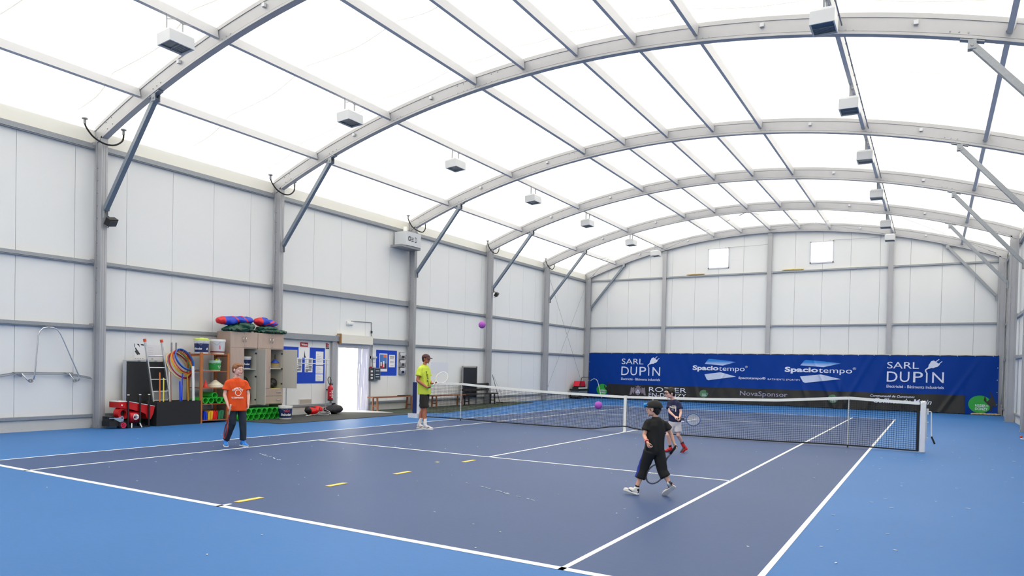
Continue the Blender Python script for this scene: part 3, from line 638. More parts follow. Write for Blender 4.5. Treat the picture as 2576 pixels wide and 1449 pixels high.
btxt('NovaSponsor', -1.38, .78, .37, .66, m=mat('print_silver', (150, 150, 176), .5)); btxt('\u2014', -.7, .3, .24, .26, m=MATS['print_silver'])
btxt('ROZIER', -5.95, -4.0, .46, .70); btxt('EN-DONZY', -5.95, -4.0, .20, .40)
# coat of arms: shield with chevron and supporters
ar = mat('print_grey_arms', (128, 118, 132), .6); bpoly('arms_shield', [(-6.70, .62), (-6.40, .62), (-6.38, .45), (-6.45, .30), (-6.55, .24), (-6.65, .30), (-6.72, .45)], ar); 
bpoly('arms_chevron', [(-6.68, .36), (-6.55, .56), (-6.42, .36), (-6.46, .36), (-6.55, .49), (-6.64, .36)], pr, .013); bpoly('arms_star', [(-6.62, .40), (-6.555, .43), (-6.55, .47), (-6.545, .43), (-6.48, .40), (-6.545, .38), (-6.55, .33), (-6.555, .38)], pr, .013)
for s in (-1, 1): bpoly('arms_supporter', [(-6.55+s*a, b) for a, b in ((.20, .66), (.30, .62), (.36, .68), (.40, .56), (.34, .48), (.42, .36), (.44, .25), (.34, .27), (.28, .40), (.22, .30), (.18, .45))], ar)
bpoly('arms_crown', [(-6.66, .64), (-6.68, .74), (-6.62, .69), (-6.55, .77), (-6.48, .69), (-6.42, .74), (-6.44, .64)], ar)
btxt('Communaut\u00e9 de Communes', 4.22, 5.92, .60, .70, shear=.3, bold=.012); btxt('Collines du Matin', 4.35, 6.55, .34, .56, shear=.35, bold=.01)
# white batten along the banner top and pale debris in the corner
mb = MB(); mb.box((XL+.02, BY+.06, 2.44), (8.86, BY+.10, 2.475)); tag(mb.build('banner_rail', 'ltgrey'), 'thin pale rail holding the top of the sponsor banner', 'rail')
mb = MB(); random.seed(5)
for k in range(7): a = 7.95+k*.13; mb.tube([(a, BY-.28, .03+.02*(k % 2)), (a+.1, BY-.33, .05), (a+.22, BY-.27, .04+.015*(k % 3))], .035, 7)
tag(mb.build('crumpled_sheet', mat('tan_sheet', (196, 168, 120), .8), smooth=True), 'crumpled tan and white sheet bunched under the right end of the banner', 'sheet')
# rolled sticks lying on the end wall rail, window cords
for x0, x1, lab, c in ((-4.2, -3.3, 'left', (178, 146, 92)), (.35, 1.3, 'right', (196, 176, 104))):
    mb = MB(); 
    for k in range(5): z = 6.400+.016*(k % 2)+.01; y = YE-.085+.016*k; mb.tube([(x0+.02*k, y, z), ((x0+x1)/2, y, z+.012*(k % 3)), (x1-.03*(k % 3), y, z)], .014, 6)
    tag(mb.build('rolled_blind', mat('straw_%s' % lab, c, .8)), 'rolled straw-coloured bundle on the upper end wall rail, below the %s window' % lab, 'bundle', 'rolled bundles')
mb = MB(); mb.tube([(2.6, YE-.05, 6.40), (3.2, YE-.05, 6.405), (3.9, YE-.05, 6.40)], .012, 6); tag(mb.build('white_rod', 'white'), 'thin white rod lying on the upper end wall rail right of centre', 'rod')
for a, b, lab in (((-2.2, YE-.05, 7.68), (-.31, YE-.1, 7.68), 'left'), ((2.55, YE-.05, 7.69), (4.78, YE-.1, 7.66), 'right')):
    mb = MB(); mb.tube([a, [(a[i]+b[i])/2-(.02 if i == 2 else 0) for i in range(3)], b], .006, 5); tag(mb.build('window_cord', 'grey'), 'thin cord running from the %s end wall window to the post on its right' % lab, 'cord')
# crossed bracing cables in the last bay
def cable(a, b, lab):
    mb = MB(); a = V(a); b = V(b); mb.tube([a, b], .007, 6); mb.m = 1; d = (b-a).normalized(); mb.tube([b-d*.45, b-d*.15], .018, 6); mb.cyl(a, a+d*.06, .016, 6); mb.cyl(b-d*.06, b, .016, 6)
    tag(mb.build('bracing_cable', ['grey', 'galv']), lab, 'bracing cable', 'bracing cables')
cable((WL+.14, 14.0, 6.28), (WL+.14, 18.6, .35), 'thin steel cable sloping down to the far corner on the left wall')
cable((WL+.17, 18.6, 6.28), (WL+.17, 14.0, .35), 'thin steel cable sloping up to the far corner on the left wall')
cable((WR-.14, 14.0, 6.28), (WR-.14, 18.6, .35), 'thin steel cable sloping down to the far corner on the right wall')
cable((WR-.17, 18.6, 6.28), (WR-.17, 14.0, .35), 'thin steel cable sloping up to the far corner on the right wall')
for (x0, x1, y0, y1, lab) in ((-9.3, -5.5, 13.95, 18.6, 'left corner towards the left light purlin, rising rearward'), (-5.3, -9.3, 13.95, 18.6, 'left light purlin towards the far left corner'), (-5.35, -.3, 18.6, 13.95, 'left light purlin to the roof centre'), (-.3, 4.8, 13.95, 18.6, 'roof centre to the right light purlin'), (4.9, 8.6, 13.95, 18.6, 'right light purlin to the far right corner'), (4.8, -.2, 13.95, 18.6, 'right light purlin to the far roof centre')):
    o_ = .03 if lab.startswith(('left corner', 'left light purlin to', 'roof centre')) else .105; a = arcp(x0, o_); b = arcp(x1, o_); cable((a.x, y0, a.z), (b.x, y1, b.z), 'thin roof cable in the last bay, %s' % lab)
# ================================================================ things along the left wall
def one(mb, name, m, label, cat, group=None, **k): return tag(mb.build(name, m, **k), label, cat, group)
# bent tube frame hanging from the lower rail, far left
t = thing('wall_trolley_frame', 'bent chrome tube frame with curled feet hanging from a rail, far left wall', 'metal frame', (-9.66, -8.8, 1.0))
mb = MB(); X = -9.60
mb.tube([(X, -9.17, 1.10), (X, -9.15, 1.2), (X, -9.09, 2.02), (X, -9.06, 2.12), (X, -8.99, 2.195), (X, -8.9, 2.215), (X, -8.8, 2.215), (X, -8.71, 2.18), (X, -8.65, 2.10), (X, -8.6, 2.0), (X, -8.25, 1.2), (X, -8.23, 1.12), (X, -8.25, 1.075)], .014, 8)
mb.tube([(X, -9.17, 1.10), (X, -9.19, 1.06), (X, -9.23, 1.045), (X, -9.265, 1.06), (X, -9.30, 1.10), (X, -9.40, 1.23)], .013, 8); mb.tube([(X, -8.25, 1.075), (X, -8.29, 1.05), (X, -8.33, 1.06), (X, -8.36, 1.10), (X, -8.45, 1.23)], .013, 8)
mb.build('bent_tube', 'chrome', t, smooth=True)
for y in (-9.23, -8.33): mb = MB(); mb.pipe((X-.012, y, 1.075), (X+.03, y, 1.075), .042, .018, 16); mb.build('foot_ring', 'grey', t)
mb = MB(); mb.box((-9.68, -8.9, 2.2), (-9.58, -8.87, 2.25)); mb.build('hook', 'galv', t)
mb = MB()
for a, b in (((-10.4, 1.07), (-9.47, 1.245)), ((-9.47, 1.245), (-8.45, 1.24)), ((-8.45, 1.24), (-7.93, 1.14))):
    for dx, dz in ((0, 0), (.05, -.03)): mb.bar((-9.70+dx, a[0], a[1]+dz), (-9.70+dx, b[0], b[1]+dz), .012, .022)
for y in (-9.47, -8.45): mb.prism([(-9.72, y-.06, 1.25), (-9.72, y+.12, 1.25), (-9.72, y+.1, 1.15)], (.06, 0, 0))
one(mb, 'handrail', 'galv', 'folded thin metal rail along the far left wall at waist height', 'rail')
# ball machine / red carts
t = thing('ball_machine', 'red ball machine with hopper, drum, black uprights and red-hubbed wheel', 'ball machine', (-9.1, -7.2, 0))
mb = MB(); y0, y1 = -7.66, -6.80
for x0, x1 in ((-9.42, -9.03),):
    P = [(x1, y0, .47), (x1, y0, .60), (x1, -7.43, .60), (x1, y1, .475), (x1, -6.84, .30), (x1, -6.9, .18), (x1, -6.99, .20), (x1, -7.02, .30), (x1, -7.10, .345), (x1, -7.42, .44)]
    mb.prism(P, (x0-x1, 0, 0))
mb.build('hopper', mat('red_enamel', (196, 16, 18), .35), t)
mb = MB(); mb.prism([(-9.025, y0, .60), (-9.025, y0, .615), (-9.025, -7.43, .615), (-9.025, y1-.01, .49), (-9.025, y1, .475), (-9.025, -7.43, .60)], (-.41, 0, 0)); mb.build('hopper_rim', 'white', t)
for k, (x, y) in enumerate([(-9.0, -7.465), (-9.0, -7.185), (-9.0, -6.965)]):
    mb = MB(); mb.box((x-.015, y-.017, .02), (x+.015, y+.017, .75)); mb.m = 1; mb.box((x-.017, y-.019, .75), (x+.017, y+.019, .77)); mb.build('upright', ['black', 'white'], t)
mb = MB(); mb.bar((-9.0, -7.48, .02), (-9.0, -6.95, .02), .03, .03); mb.bar((-9.0, -7.465, .02), (-9.42, -7.465, .02), .03, .03); mb.bar((-9.0, -6.965, .02), (-9.42, -6.965, .02), .03, .03); mb.bar((-9.42, -7.465, .02), (-9.42, -7.465, .62), .03, .03); mb.bar((-9.42, -6.965, .02), (-9.42, -6.965, .5), .03, .03); mb.build('base_frame', 'black', t)
mb = MB(); mb.lathe([(.0, 0), (.018, 0), (.018, .012), (0, .012)], (-9.025, -7.6, .53), 12, (1, 0, 0)); mb.build('badge', 'white', t)
mb = MB(); mb.tube([(-9.14, -7.42, .25), (-9.14, -7.40, .25), (-9.14, -7.16, .24), (-9.14, -7.14, .24)], [.125, .145, .14, .12], 24); mb.build('drum', mat('red_metallic', (190, 14, 34), .25, .3), t, smooth=40)
mb = MB(); P = []
for a in range(24): P.append((0, math.cos(a*PI/12)*.07, math.sin(a*PI/12)*.07))
mb.add([(-8.99+.0+(-.012 if abs(p[2]) > .04 else 0), -7.28+p[1], .255+p[2]) for p in P], [list(range(24))]); mb.build('logo_disc', 'white', t, fixn=False)
mb = MB(); mb.box((-8.99, -7.29, .20), (-8.985, -7.28, .32)); mb.build('logo_mark', 'navy', t); text_on('lettering', '\u2014', (-8.982, -7.335, .25), (0, 1, 0), (0, 0, 1), .11, .012, mt('ink'), t, bold=.03)
mb = MB(); mb.pipe((-9.22, -7.56, .34), (-9.06, -7.54, .34), .135, .075, 24); mb.build('fan_housing', 'red_enamel', t, smooth=40)
mb = MB(); mb.cyl((-9.2, -7.56, .34), (-9.12, -7.55, .34), .074, 20); mb.build('fan_inlet', 'black', t)
mb = MB(); mb.box((-9.28, -7.44, .2), (-9.2, -7.15, .06)); mb.box((-9.35, -7.86, .06), (-9.05, -7.42, .17)); mb.box((-9.3, -7.88, .17), (-9.1, -7.72, .28)); mb.ball((-9.15, -7.82, .27), (.08, .08, .045)); mb.build('base', 'black', t)
mb = MB(); mb.prism([(-9.03, -7.87, .235), (-9.03, -7.87, .255), (-9.03, -7.68, .25), (-9.03, -7.62, .265), (-9.03, -7.58, .29), (-9.03, -7.54, .24), (-9.03, -7.56, .15), (-9.03, -7.64, .15), (-9.03, -7.78, .235)], (-.02, 0, 0)); mb.build('side_bracket', 'chrome', t)
mb = MB(); mb.cyl((-9.02, -7.585, .26-.02), (-9.015, -7.585, .24), .012, 10); mb.build('bracket_bolt', 'ink', t)
for y in (-7.575,):
    mb = MB(); mb.cyl((-9.06, y, .08), (-9.0, y, .08), .08, 20); w_ = mb.build('wheel', 'rubber', t)
    mb = MB(); mb.pipe((-9.0, y, .08), (-8.985, y, .08), .062, .045, 20)
    for k in range(6): a = k*PI/3; mb.bar((-8.99, y, .08), (-8.99, y+.05*math.cos(a), .08+.05*math.sin(a)), .012, .018, (1, 0, 0))
    mb.build('wheel_spokes', mat('pink_red', (216, 40, 84), .4), w_)
mb = MB(); mb.bar((-8.99, -7.19, .11), (-8.96, -7.155, .01), .02, .02); mb.bar((-8.99, -7.38, .11), (-8.96, -7.40, .01), .02, .02); mb.bar((-9.3, -7.38, .1), (-9.33, -7.4, .01), .02, .02); mb.bar((-9.3, -7.19, .1), (-9.33, -7.16, .01), .02, .02); mb.build('legs', 'white', t)
# black foam box with poles
t = thing('foam_box', 'long low black open box standing against the wall left of the shelf', 'box', (-9.3, -6.15, 0))
mb = MB(); a, b, c, d = -9.52, -9.05, -6.74, -5.56
mb.box((b-.04, c, 0), (b, d, .575)); mb.box((a, c, 0), (a+.04, d, .575)); mb.box((a+.04, c, 0), (b-.04, c+.04, .575)); mb.box((a+.04, d-.04, 0), (b-.04, d, .575)); mb.box((a+.04, c+.04, 0), (b-.04, d-.04, .04)); mb.build('shell', mat('black_foam', (30, 30, 33), .85, 0, 60, .1), t)
POLES = [('orange', (232, 118, 48), -6.62, -6.61, 1.27, .014), ('yellow', (238, 226, 96), -6.52, -6.52, 1.14, .014), ('white', (226, 220, 214), -6.37, -6.34, 1.28, .013), ('brown', (150, 84, 52), -6.34, -6.31, 1.29, .012), ('short blue', (20, 70, 214), -6.09, -6.06, 1.06, .02), ('tall blue', (18, 60, 200), -6.02, -6.05, 1.26, .015), ('mustard', (186, 148, 44), -5.89, -5.84, 1.22, .014)]
for n, c_, ya, yb, z, r in POLES:
    mb = MB(); mb.tube([(-9.12, yb, .05), (-9.13, ya, z-.02), (-9.13, ya, z)], [r, r, r*.8], 10)
    one(mb, 'slalom_pole', mat('pole_'+n.replace(' ', '_'), c_, .45), '%s plastic pole standing in the black box' % n, 'pole', 'poles standing in the black box')
mb = MB(); mb.cyl((-9.13, -5.70, .05), (-9.13, -5.735, 1.43), .032, 14); one(mb, 'white_tube', 'white', 'thick white tube standing in the black box beside the shelf', 'tube')
# black board behind
t = thing('black_board', 'large black board with silver edge leaning on the wall behind the ladder', 'board', (-9.55, -6.7, 0))
mb = MB(); mb.box((-9.60, -7.18, .06), (-9.57, -6.16, 1.52)); mb.build('panel', mat('matt_black_board', (26, 27, 29), .45), t)
mb = MB(); mb.box((-9.62, -7.235, 0), (-9.56, -7.18, 1.55)); mb.box((-9.62, -7.18, 1.52), (-9.56, -6.16, 1.55)); mb.box((-9.62, -6.16, 0), (-9.56, -6.13, 1.55)); mb.build('frame', 'chrome', t)
# ladder
t = thing('ladder', 'aluminium ladder with orange end caps leaning against the wall', 'ladder', (-9.35, -6.5, 0))
def lp(s, z): return V((-9.40-.14*z/2.05+.12, (-6.66+(-.17)*((z-.57)/1.49)) if s < 0 else (-6.235+(-.165)*((z-.57)/1.49)), z))
for s in (-1, 1):
    mb = MB(); mb.bar(lp(s, .07), lp(s, 2.0), .028, .055, (1, 0, 0)); mb.build('stile', 'chrome', t)
    mb = MB(); mb.bar(lp(s, 1.99), lp(s, 2.06), .04, .07, (1, 0, 0)); mb.build('end_cap', mat('orange_cap', (226, 74, 30), .5), t)
for z in (.27, .54, .81, 1.10, 1.38, 1.665): mb = MB(); mb.cyl(lp(-1, z), lp(1, z), .014, 8); mb.build('rung', 'chrome', t)
# posters behind
def poster(name, label, x, y0, z0, y1, z1, cat, base='paper', group=None):
    t = thing(name, label, cat, (x, (y0+y1)/2, z0), group); mb = MB(); mb.box((x-.003, y0, z0), (x+.003, y1, z1)); mb.build('sheet', base, t); return t
def mark(t, name, x, y0, z0, y1, z1, m): mb = MB(); mb.box((x, y0, z0), (x+.002, y1, z1)); return mb.build(name, m, t)
X = WL+.006
t = poster('poster', 'black and white poster high on the wall, left of the ladder top', X, -6.88, 1.56, -6.60, 1.95, 'poster')
mb = MB(); mb.prism([(X+.003, -6.86, 1.82), (X+.003, -6.85, 1.86), (X+.003, -6.73, 1.70), (X+.003, -6.76, 1.68)], (.002, 0, 0)); mb.prism([(X+.003, -6.83, 1.94), (X+.003, -6.76, 1.94), (X+.003, -6.74, 1.86), (X+.003, -6.77, 1.9)], (.002, 0, 0)); mb.prism([(X+.003, -6.87, 1.76), (X+.003, -6.84, 1.79), (X+.003, -6.77, 1.70), (X+.003, -6.80, 1.67)], (.002, 0, 0)); mb.prism([(X+.003, -6.73, 1.94), (X+.003, -6.65, 1.94), (X+.003, -6.63, 1.90), (X+.003, -6.70, 1.91)], (.002, 0, 0)); mb.build('artwork', 'dark', t)
mark(t, 'artwork', X+.003, -6.875, 1.86, -6.862, 1.945, 'ink')
for k in range(4): mark(t, 'artwork', X+.003, -6.86+.06*k, 1.585, -6.83+.06*k, 1.60, 'grey')
t = poster('poster', 'pale plan poster high on the wall behind the ladder', X+.001, -6.56, 1.55, -6.16, 1.93, 'poster', mat('paper_grey', (222, 222, 228), .6))
for k in range(5): mark(t, 'artwork', X+.004, -6.53, 1.63+.055*k, -6.40, 1.64+.055*k, mat('pale_print', (196, 196, 204), .6))
mark(t, 'artwork', X+.004, -6.44, 1.575, -6.40, 1.60, 'grey')
t = poster('framed_print', 'framed grey print low on the wall behind the ladder foot', -9.56, -6.50, .60, -6.12, .78, 'picture', 'grey')
mb = MB(); 
for a, b in (((-6.52, .58), (-6.49, .80)), ((-6.12, .58), (-6.09, .80)), ((-6.52, .78), (-6.09, .80)), ((-6.52, .575), (-6.09, .595))): mb.box((-9.57, a[0], a[1]), (-9.545, b[0], b[1]))
mb.build('frame', 'white', t)
# hooks + hoops
for k, y in enumerate((-5.905, -5.78)):
    mb = MB(); mb.box((WL, y-.018, 1.74 if k else 1.80), (WL+.012, y+.018, 2.01)); mb.tube([(WL+.01, y, 1.77), (WL+.30, y, 1.79), (WL+.33, y, 1.83)], .008, 6)
    one(mb, 'wall_hook', 'galv', '%s flat steel hook on the wall above the hoops' % ('left', 'right')[k], 'hook', 'hoop hooks')
HC = dict(blue=(40, 110, 214), red=(196, 22, 34), yellow=(234, 206, 50), orange=(236, 150, 40), green=(30, 128, 84), navy=(26, 70, 150), crimson=(176, 24, 60), cream=(240, 200, 130), maroon=(150, 30, 40))
def hoop(c, R, n, col, lab, r=.013):
    n = V(n).normalized(); u = n.cross(V((0, 0, 1))).normalized(); w = n.cross(u); c = V(c)
    mb = MB(); mb.tube([c+(u*math.cos(a*PI/24)+w*math.sin(a*PI/24))*R for a in range(48)], r, 8, closed=True)
    one(mb, 'hoop', mat('hoop_'+col, HC[col], .35), lab, 'hoop', 'plastic hoops hanging on the wall', smooth=True)
HN = V((.80, .26, .46)).normalized()
hoop(V((-9.36, -5.800, 1.600))-HN*0.000, 0.290, HN, 'blue', 'light blue hoop, frontmost of the hanging hoops')
hoop(V((-9.36, -5.800, 1.600))-HN*0.029, 0.285, HN, 'navy', 'dark blue hoop just behind the light blue one')
hoop(V((-9.36, -5.800, 1.570))-HN*0.058, 0.320, HN, 'red', 'red hoop hanging behind the blue hoops')
hoop(V((-9.36, -5.810, 1.560))-HN*0.087, 0.325, HN, 'orange', 'orange hoop hanging behind the red one')
hoop(V((-9.36, -5.800, 1.550))-HN*0.116, 0.330, HN, 'yellow', 'yellow hoop in the middle of the hanging hoops')
hoop(V((-9.36, -5.800, 1.600))-HN*0.145, 0.290, HN, 'green', 'green hoop, smallest of the hanging hoops')
hoop(V((-9.36, -5.800, 1.530))-HN*0.174, 0.350, HN, 'crimson', 'crimson hoop hanging low near the wall')
hoop(V((-9.36, -5.830, 1.520))-HN*0.203, 0.360, HN, 'cream', 'cream orange hoop reaching furthest left on the wall')
hoop(V((-9.36, -5.730, 1.540))-HN*0.232, 0.355, HN, 'maroon', 'maroon hoop reaching furthest right behind the shelf post')
# pine shelf unit
t = thing('shelf_unit', 'open pine shelf unit between the black box and the cabinets', 'shelf', (-9.3, -5.15, 0))
for (x, y) in ((-9.07, -5.545), (-9.58, -5.545), (-9.07, -4.75), (-9.58, -4.75)):
    mb = MB(); mb.box((x-.02, y-.035, 0), (x+.02, y+.035, 1.78)); mb.build('post', 'wood', t)
for z in (1.745, 1.315, .895, .485, .075):
    mb = MB(); mb.box((-9.62, -5.51, z-.022), (-9.06, -4.785, z-.002)); mb.build('shelf_board', mat('shelf_board_pine', (160, 92, 56), .5, 0, 5, .2, stretch=(12, 1, 12)), t)
for y in (-5.55, -4.745):
    for z in (1.70, .05): mb = MB(); mb.box((-9.56, y-.012, z-.02), (-9.09, y+.012, z+.02)); mb.build('side_rail', 'wood', t)
def bucket(name, lab, c, r, h, body, band=None, txt=None, lid=None, handle=True, group=None, grp_face=None, tcol='wht', z01=(.12, .72)):
    c = V(c); t = thing(name, lab, 'bucket', c, group)
    mb = MB(); mb.lathe([(r*.86, 0), (r*.90, .01), (r, h*.82), (r*1.03, h*.84), (r*1.06, h*.86), (r*1.06, h), (r*.99, h), (r*.97, h*.86), (r*.84, .02), (0, .02)], c, 28); mb.build('body', body, t, smooth=35)
    if band:
        a, b = z01; mb = MB(); f = lambda q: r*(.90+.10*q/.82)+.003
        mb.lathe([(f(a)-.004, h*a), (f(a), h*a), (f(b), h*b), (f(b)-.004, h*b)], c, 28); mb.build('printed_band', band, t, smooth=35)
    if lid: mb = MB(); mb.lathe([(r*1.09, h*.93), (r*1.09, h*1.03), (r*.9, h*1.05), (r*.88, h*1.08), (r*.3, h*1.08), (r*.25, h*1.13), (0, h*1.13)], c, 28); mb.build('lid', lid, t, smooth=35)
    if handle: mb = MB(); mb.tube([c+V((r*.3, -r*1.05, h*.78)), c+V((r*.9, -r*.75, h*.60)), c+V((r*1.15, 0, h*.5)) if False else c+V((r*1.02, -r*.3, h*.84)), c+V((r*1.0, r*.35, h*.9))], .004, 6); mb.build('handle', 'grey', t)
    return t
def wrap_txt(t, s, c, r, a0, a1, z0, z1, m, bold=.03, **k):
    vs, fs = text2d(s, bold, k.get('shear', 0), 1.); n_ = V(c)
    P = []
    for x, y in vs:
        a = a0+(a1-a0)*x; rr = r*(.90+.10*((z0+(z1-z0)*y)/k['h'])/.82)+.007; P.append(n_+V((rr*math.cos(a), rr*math.sin(a), z0+(z1-z0)*y)))
    MB().add(P, fs).build('lettering', m, t, fixn=False)
R_ = math.radians
dn = mat('bucket_navy', (18, 38, 88), .45); rd = mat('logo_red', (216, 30, 50), .5)
c = (-9.27, -5.40, 1.745); t = bucket('ball_bucket', 'navy and white ball bucket with lime lid on top of the shelf', c, .175, .36, 'white', dn, lid=mat('lime_lid', (206, 224, 110), .4))
wrap_txt(t, 'Babolat', c, .175, R_(-100), R_(-32), .10, .155, mt('wht'), h=.36, shear=.2); wrap_txt(t, 'B', c, .175, R_(4), R_(22), .10, .15, mt('wht'), h=.36, shear=.2)
mb = MB(); mb.box((-9.27, 0, 0), (-9.27, 0, 0)); 
c = (-9.27, -4.93, 1.745); t = bucket('ball_bucket', 'white ball bucket with dark red print on top of the shelf', c, .185, .385, 'white', mat('maroon_band', (92, 26, 44), .5), z01=(.12, .19))
wrap_txt(t, 'Wilson', c, .185, R_(-24), R_(-14), .12, .24, rd, h=.385)
c = (-9.25, -5.02, 1.315); gb = mat('bucket_green', (40, 150, 62), .4); t = bucket('ball_bucket', 'green ball bucket with white label on the upper shelf', c, .15, .27, mat('bucket_pale_green', (190, 220, 196), .45), gb, z01=(.1, .74))
wrap_txt(t, '\u2014', c, .15, R_(-5), R_(28), .11, .14, mt('wht'), h=.27); wrap_txt(t, '\u2014', c, .15, R_(0), R_(28), .07, .09, mt('wht'), h=.27)
mb = MB(); mb.ball((-9.22, -5.0, 1.315+.285), .033, 14, 8); one(mb, 'tennis_ball', mat('felt_yellow', (206, 222, 70), .9), 'yellow tennis ball on top of the green bucket', 'ball', smooth=True)
mb = MB(); mb.ball((-9.22, -4.93, 1.315+.285), .033, 14, 8); one(mb, 'tennis_ball', mat('felt_pale', (214, 220, 180), .9), 'pale worn tennis ball on top of the green bucket', 'ball', smooth=True)
mb = MB(); mb.box((-9.5, -5.46, 1.316), (-9.12, -5.22, 1.33)); mb.box((-9.45, -5.42, 1.33), (-9.2, -5.3, 1.345)); one(mb, 'papers', mat('blue_grey_papers', (120, 140, 160), .7), 'thin pile of blue-grey papers on the upper shelf', 'papers')
mb = MB(); mb.lathe([(.072, 0), (.072, .012), (.055, .016), (.012, .19), (0, .19)], (-9.22, -5.31, .895), 20); one(mb, 'training_cone', mat('cone_red', (222, 56, 42), .5), 'small red cone on the middle shelf', 'cone', smooth=30)
for k in range(2):
    mb = MB(); z = .895+.036*k; mb.lathe([(.195, 0), (.195, .03), (.17, .034), (.03, .15), (.028, .15), (0, .15)] if k else [(.195, 0), (.195, .034), (.19, .036), (0, .036)], (-9.27, -4.98, z), 28)
    one(mb, 'flat_cone', mat('cone_cream', (232, 226, 204), .5), '%s wide cream cone on the middle shelf' % ('upper', 'lower')[1-k], 'cone', 'stacked cream cones', smooth=30)
def gtube(c, r, L, lab, grp): mb = MB(); mb.pipe((c[0], c[1], c[2]), (c[0]-L, c[1], c[2]), r, r-.012, 22); one(mb, 'green_tube', 'green', lab, 'tube', grp, smooth=35)
nm_ = ['first', 'second', 'third', 'fourth', 'fifth', 'sixth', 'seventh', 'eighth']
for k, y in enumerate((-5.40, -5.235, -5.0, -4.835)): gtube((-9.08, y, .485+.078), .078, .5, '%s green tube from the left on the lower shelf' % nm_[k], 'green tubes on the shelf')
gtube((-9.10, -5.118, .485+.078+.128), .078, .5, 'green tube lying on top of the others on the shelf', 'green tubes on the shelf')
def gtrow(y0, z, n, row):
    for k in range(n): gtube((-8.98, y0+.176*k, z), .0855, .5, '%s green tube from the left in the %s row under the cabinets' % (nm_[k], row), 'green tubes under the cabinets')
gtrow(-4.42, .0865, 8, 'bottom'); gtrow(-4.332, .0865+.150, 8, 'top')
# coloured trays on the bottom shelf
def tray(y, col, lab, w=.08, lean=.02):
    mb = MB(); mb.prism([(-9.12, y, .076), (-9.12, y+w, .076), (-9.12, y+w+lean, .30), (-9.12, y+w*.35+lean, .30), (-9.12, y, .25)], (-.32, 0, 0)); mb.prism([(-9.10, y+w*.5, .10), (-9.10, y+w*.9, .09), (-9.10, y+w*.95+lean, .27), (-9.10, y+w*.5+lean, .28)], (-.02, 0, 0)); one(mb, 'plastic_tray', mat('tray_'+col, {'blue': (24, 60, 200), 'yellow': (226, 178, 30), 'red': (214, 40, 30), 'green': (44, 120, 80), 'bright_red': (232, 30, 24)}[col], .4), lab, 'tray', 'plastic trays on the bottom shelf')
tray(-5.42, 'blue', 'blue tray at the left of the bottom shelf', .10, -.02); tray(-5.29, 'yellow', 'yellow tray on the bottom shelf', .125, .015); tray(-5.15, 'bright_red', 'bright red tray beside the yellow one', .045, .01); tray(-5.085, 'red', 'second red tray on the bottom shelf', .05, .015); tray(-4.99, 'green', 'green tray at the right of the bottom shelf', .14, .02)
# ---- cabinets
cwood = mat('ash_laminate', (178, 158, 146), .5, 0, 3, .10, stretch=(10, 10, .8)); cin = mat('cabinet_inside', (206, 202, 190), .55)
def handle(p, parent, vert=True, L=.12):
    mb = MB(); x, y, z = p; 
    if vert: mb.tube([(x, y, z-L/2), (x+.025, y, z-L*.3), (x+.03, y, z), (x+.025, y, z+L*.3), (x, y, z+L/2)], .008, 6)
    else: mb.tube([(x, y-L/2, z), (x+.025, y-L*.3, z), (x+.03, y, z), (x+.025, y+L*.3, z), (x, y+L/2, z)], .009, 6)
    mb.build('handle', 'chrome', parent, smooth=True)
def cabinet(y0, y1, lab, split, drawers):
    t = thing('storage_cabinet', lab, 'cabinet', (-9.4, (y0+y1)/2, 0), 'ash storage cabinets'); xb, xf = -9.70, -9.17
    mb = MB(); th = .018
    mb.box((xb, y0+.002, .40 if drawers else 0), (xf, y0+th, 2.36)); mb.box((xb, y1-th, 0 if drawers else .40), (xf, y1-.002, 2.36)); mb.box((xb, y0+th, 2.342), (xf, y1-th, 2.36)); mb.box((xb, y0+th, 1.92), (xf, y1-th, 1.94)); mb.box((xb, y0+th, .40), (xf, y1-th, .42)); mb.m = 1
    mb.box((xb, y0+th, .40), (xb+.008, y1-th, 2.342)); mb.box((xb+.008, y0+th+.0005, .42), (xf-.001, y0+th+.003, 1.92)); mb.box((xb+.008, y1-th-.003, .42), (xf-.001, y1-th-.0005, 1.92)); mb.box((xb+.008, split-.009, .42), (xf-.02, split+.009, 1.92))
    mb.build('body', [cwood, cin], t)
    zs = (1.38,) if not drawers else (1.40, .83)
    for z in zs: mb = MB(); mb.box((xb+.01, split+.01 if z > .9 else y0+th+.004, z-.020), (xf-.03, y1-th-.004, z-.002)); mb.build('inner_shelf', cin, t)
    ym = (y0+y1)/2
    for a, b, hy in ((y0+.004, ym-.002, ym-.045), (ym+.002, y1-.004, ym+.045)):
        mb = MB(); mb.box((xf+.001, a, 1.945), (xf+.019, b, 2.356)); d = mb.build('door', cwood, t); handle((xf+.02, hy, 2.16), d, True, .14)
    mb = MB(); mb.cyl((xf+.019, ym+.05, 1.985), (xf+.024, ym+.05, 1.985), .008, 8); mb.build('lock', 'black', t)
    zb = .845 if drawers else .42
    mb = MB(); mb.box((xf+.001, y0+.004, zb), (xf+.019, split-.002, 1.94)); d = mb.build('door', cwood, t); handle((xf+.02, split-.04, 1.36), d, True, .16)
    return t, xf, zb
def open_door(t, xf, hy, z0, z1, ang, w, lab=None):
    a = R_(ang); dx, dy = math.sin(a)*w, -math.cos(a)*w; mb = MB(); n = V((-dy, dx, 0)).normalized()*.009
    p = V((xf+.012, hy, 0)); q_ = p+V((dx, dy, 0)); P = [p-n, q_-n, q_+n, p+n]; mb.prism([(v.x, v.y, z0) for v in P], (0, 0, z1-z0)); mb.build('open_door', mat('cabinet_door_inside', (190, 186, 178), .5), t)
    for z in (z0+.12, (z0+z1)/2, z1-.12): mb = MB(); mb.box((xf-.03, hy-.035, z-.02), (xf+.018, hy-.012, z+.02)); mb.build('hinge', 'dark', t)
t1, xf, zb = cabinet(-4.63, -3.745, 'left ash cabinet with an open door and a navy bucket inside', -4.19, False)
open_door(t1, xf, -3.757, .42, 1.92, 81, .435)
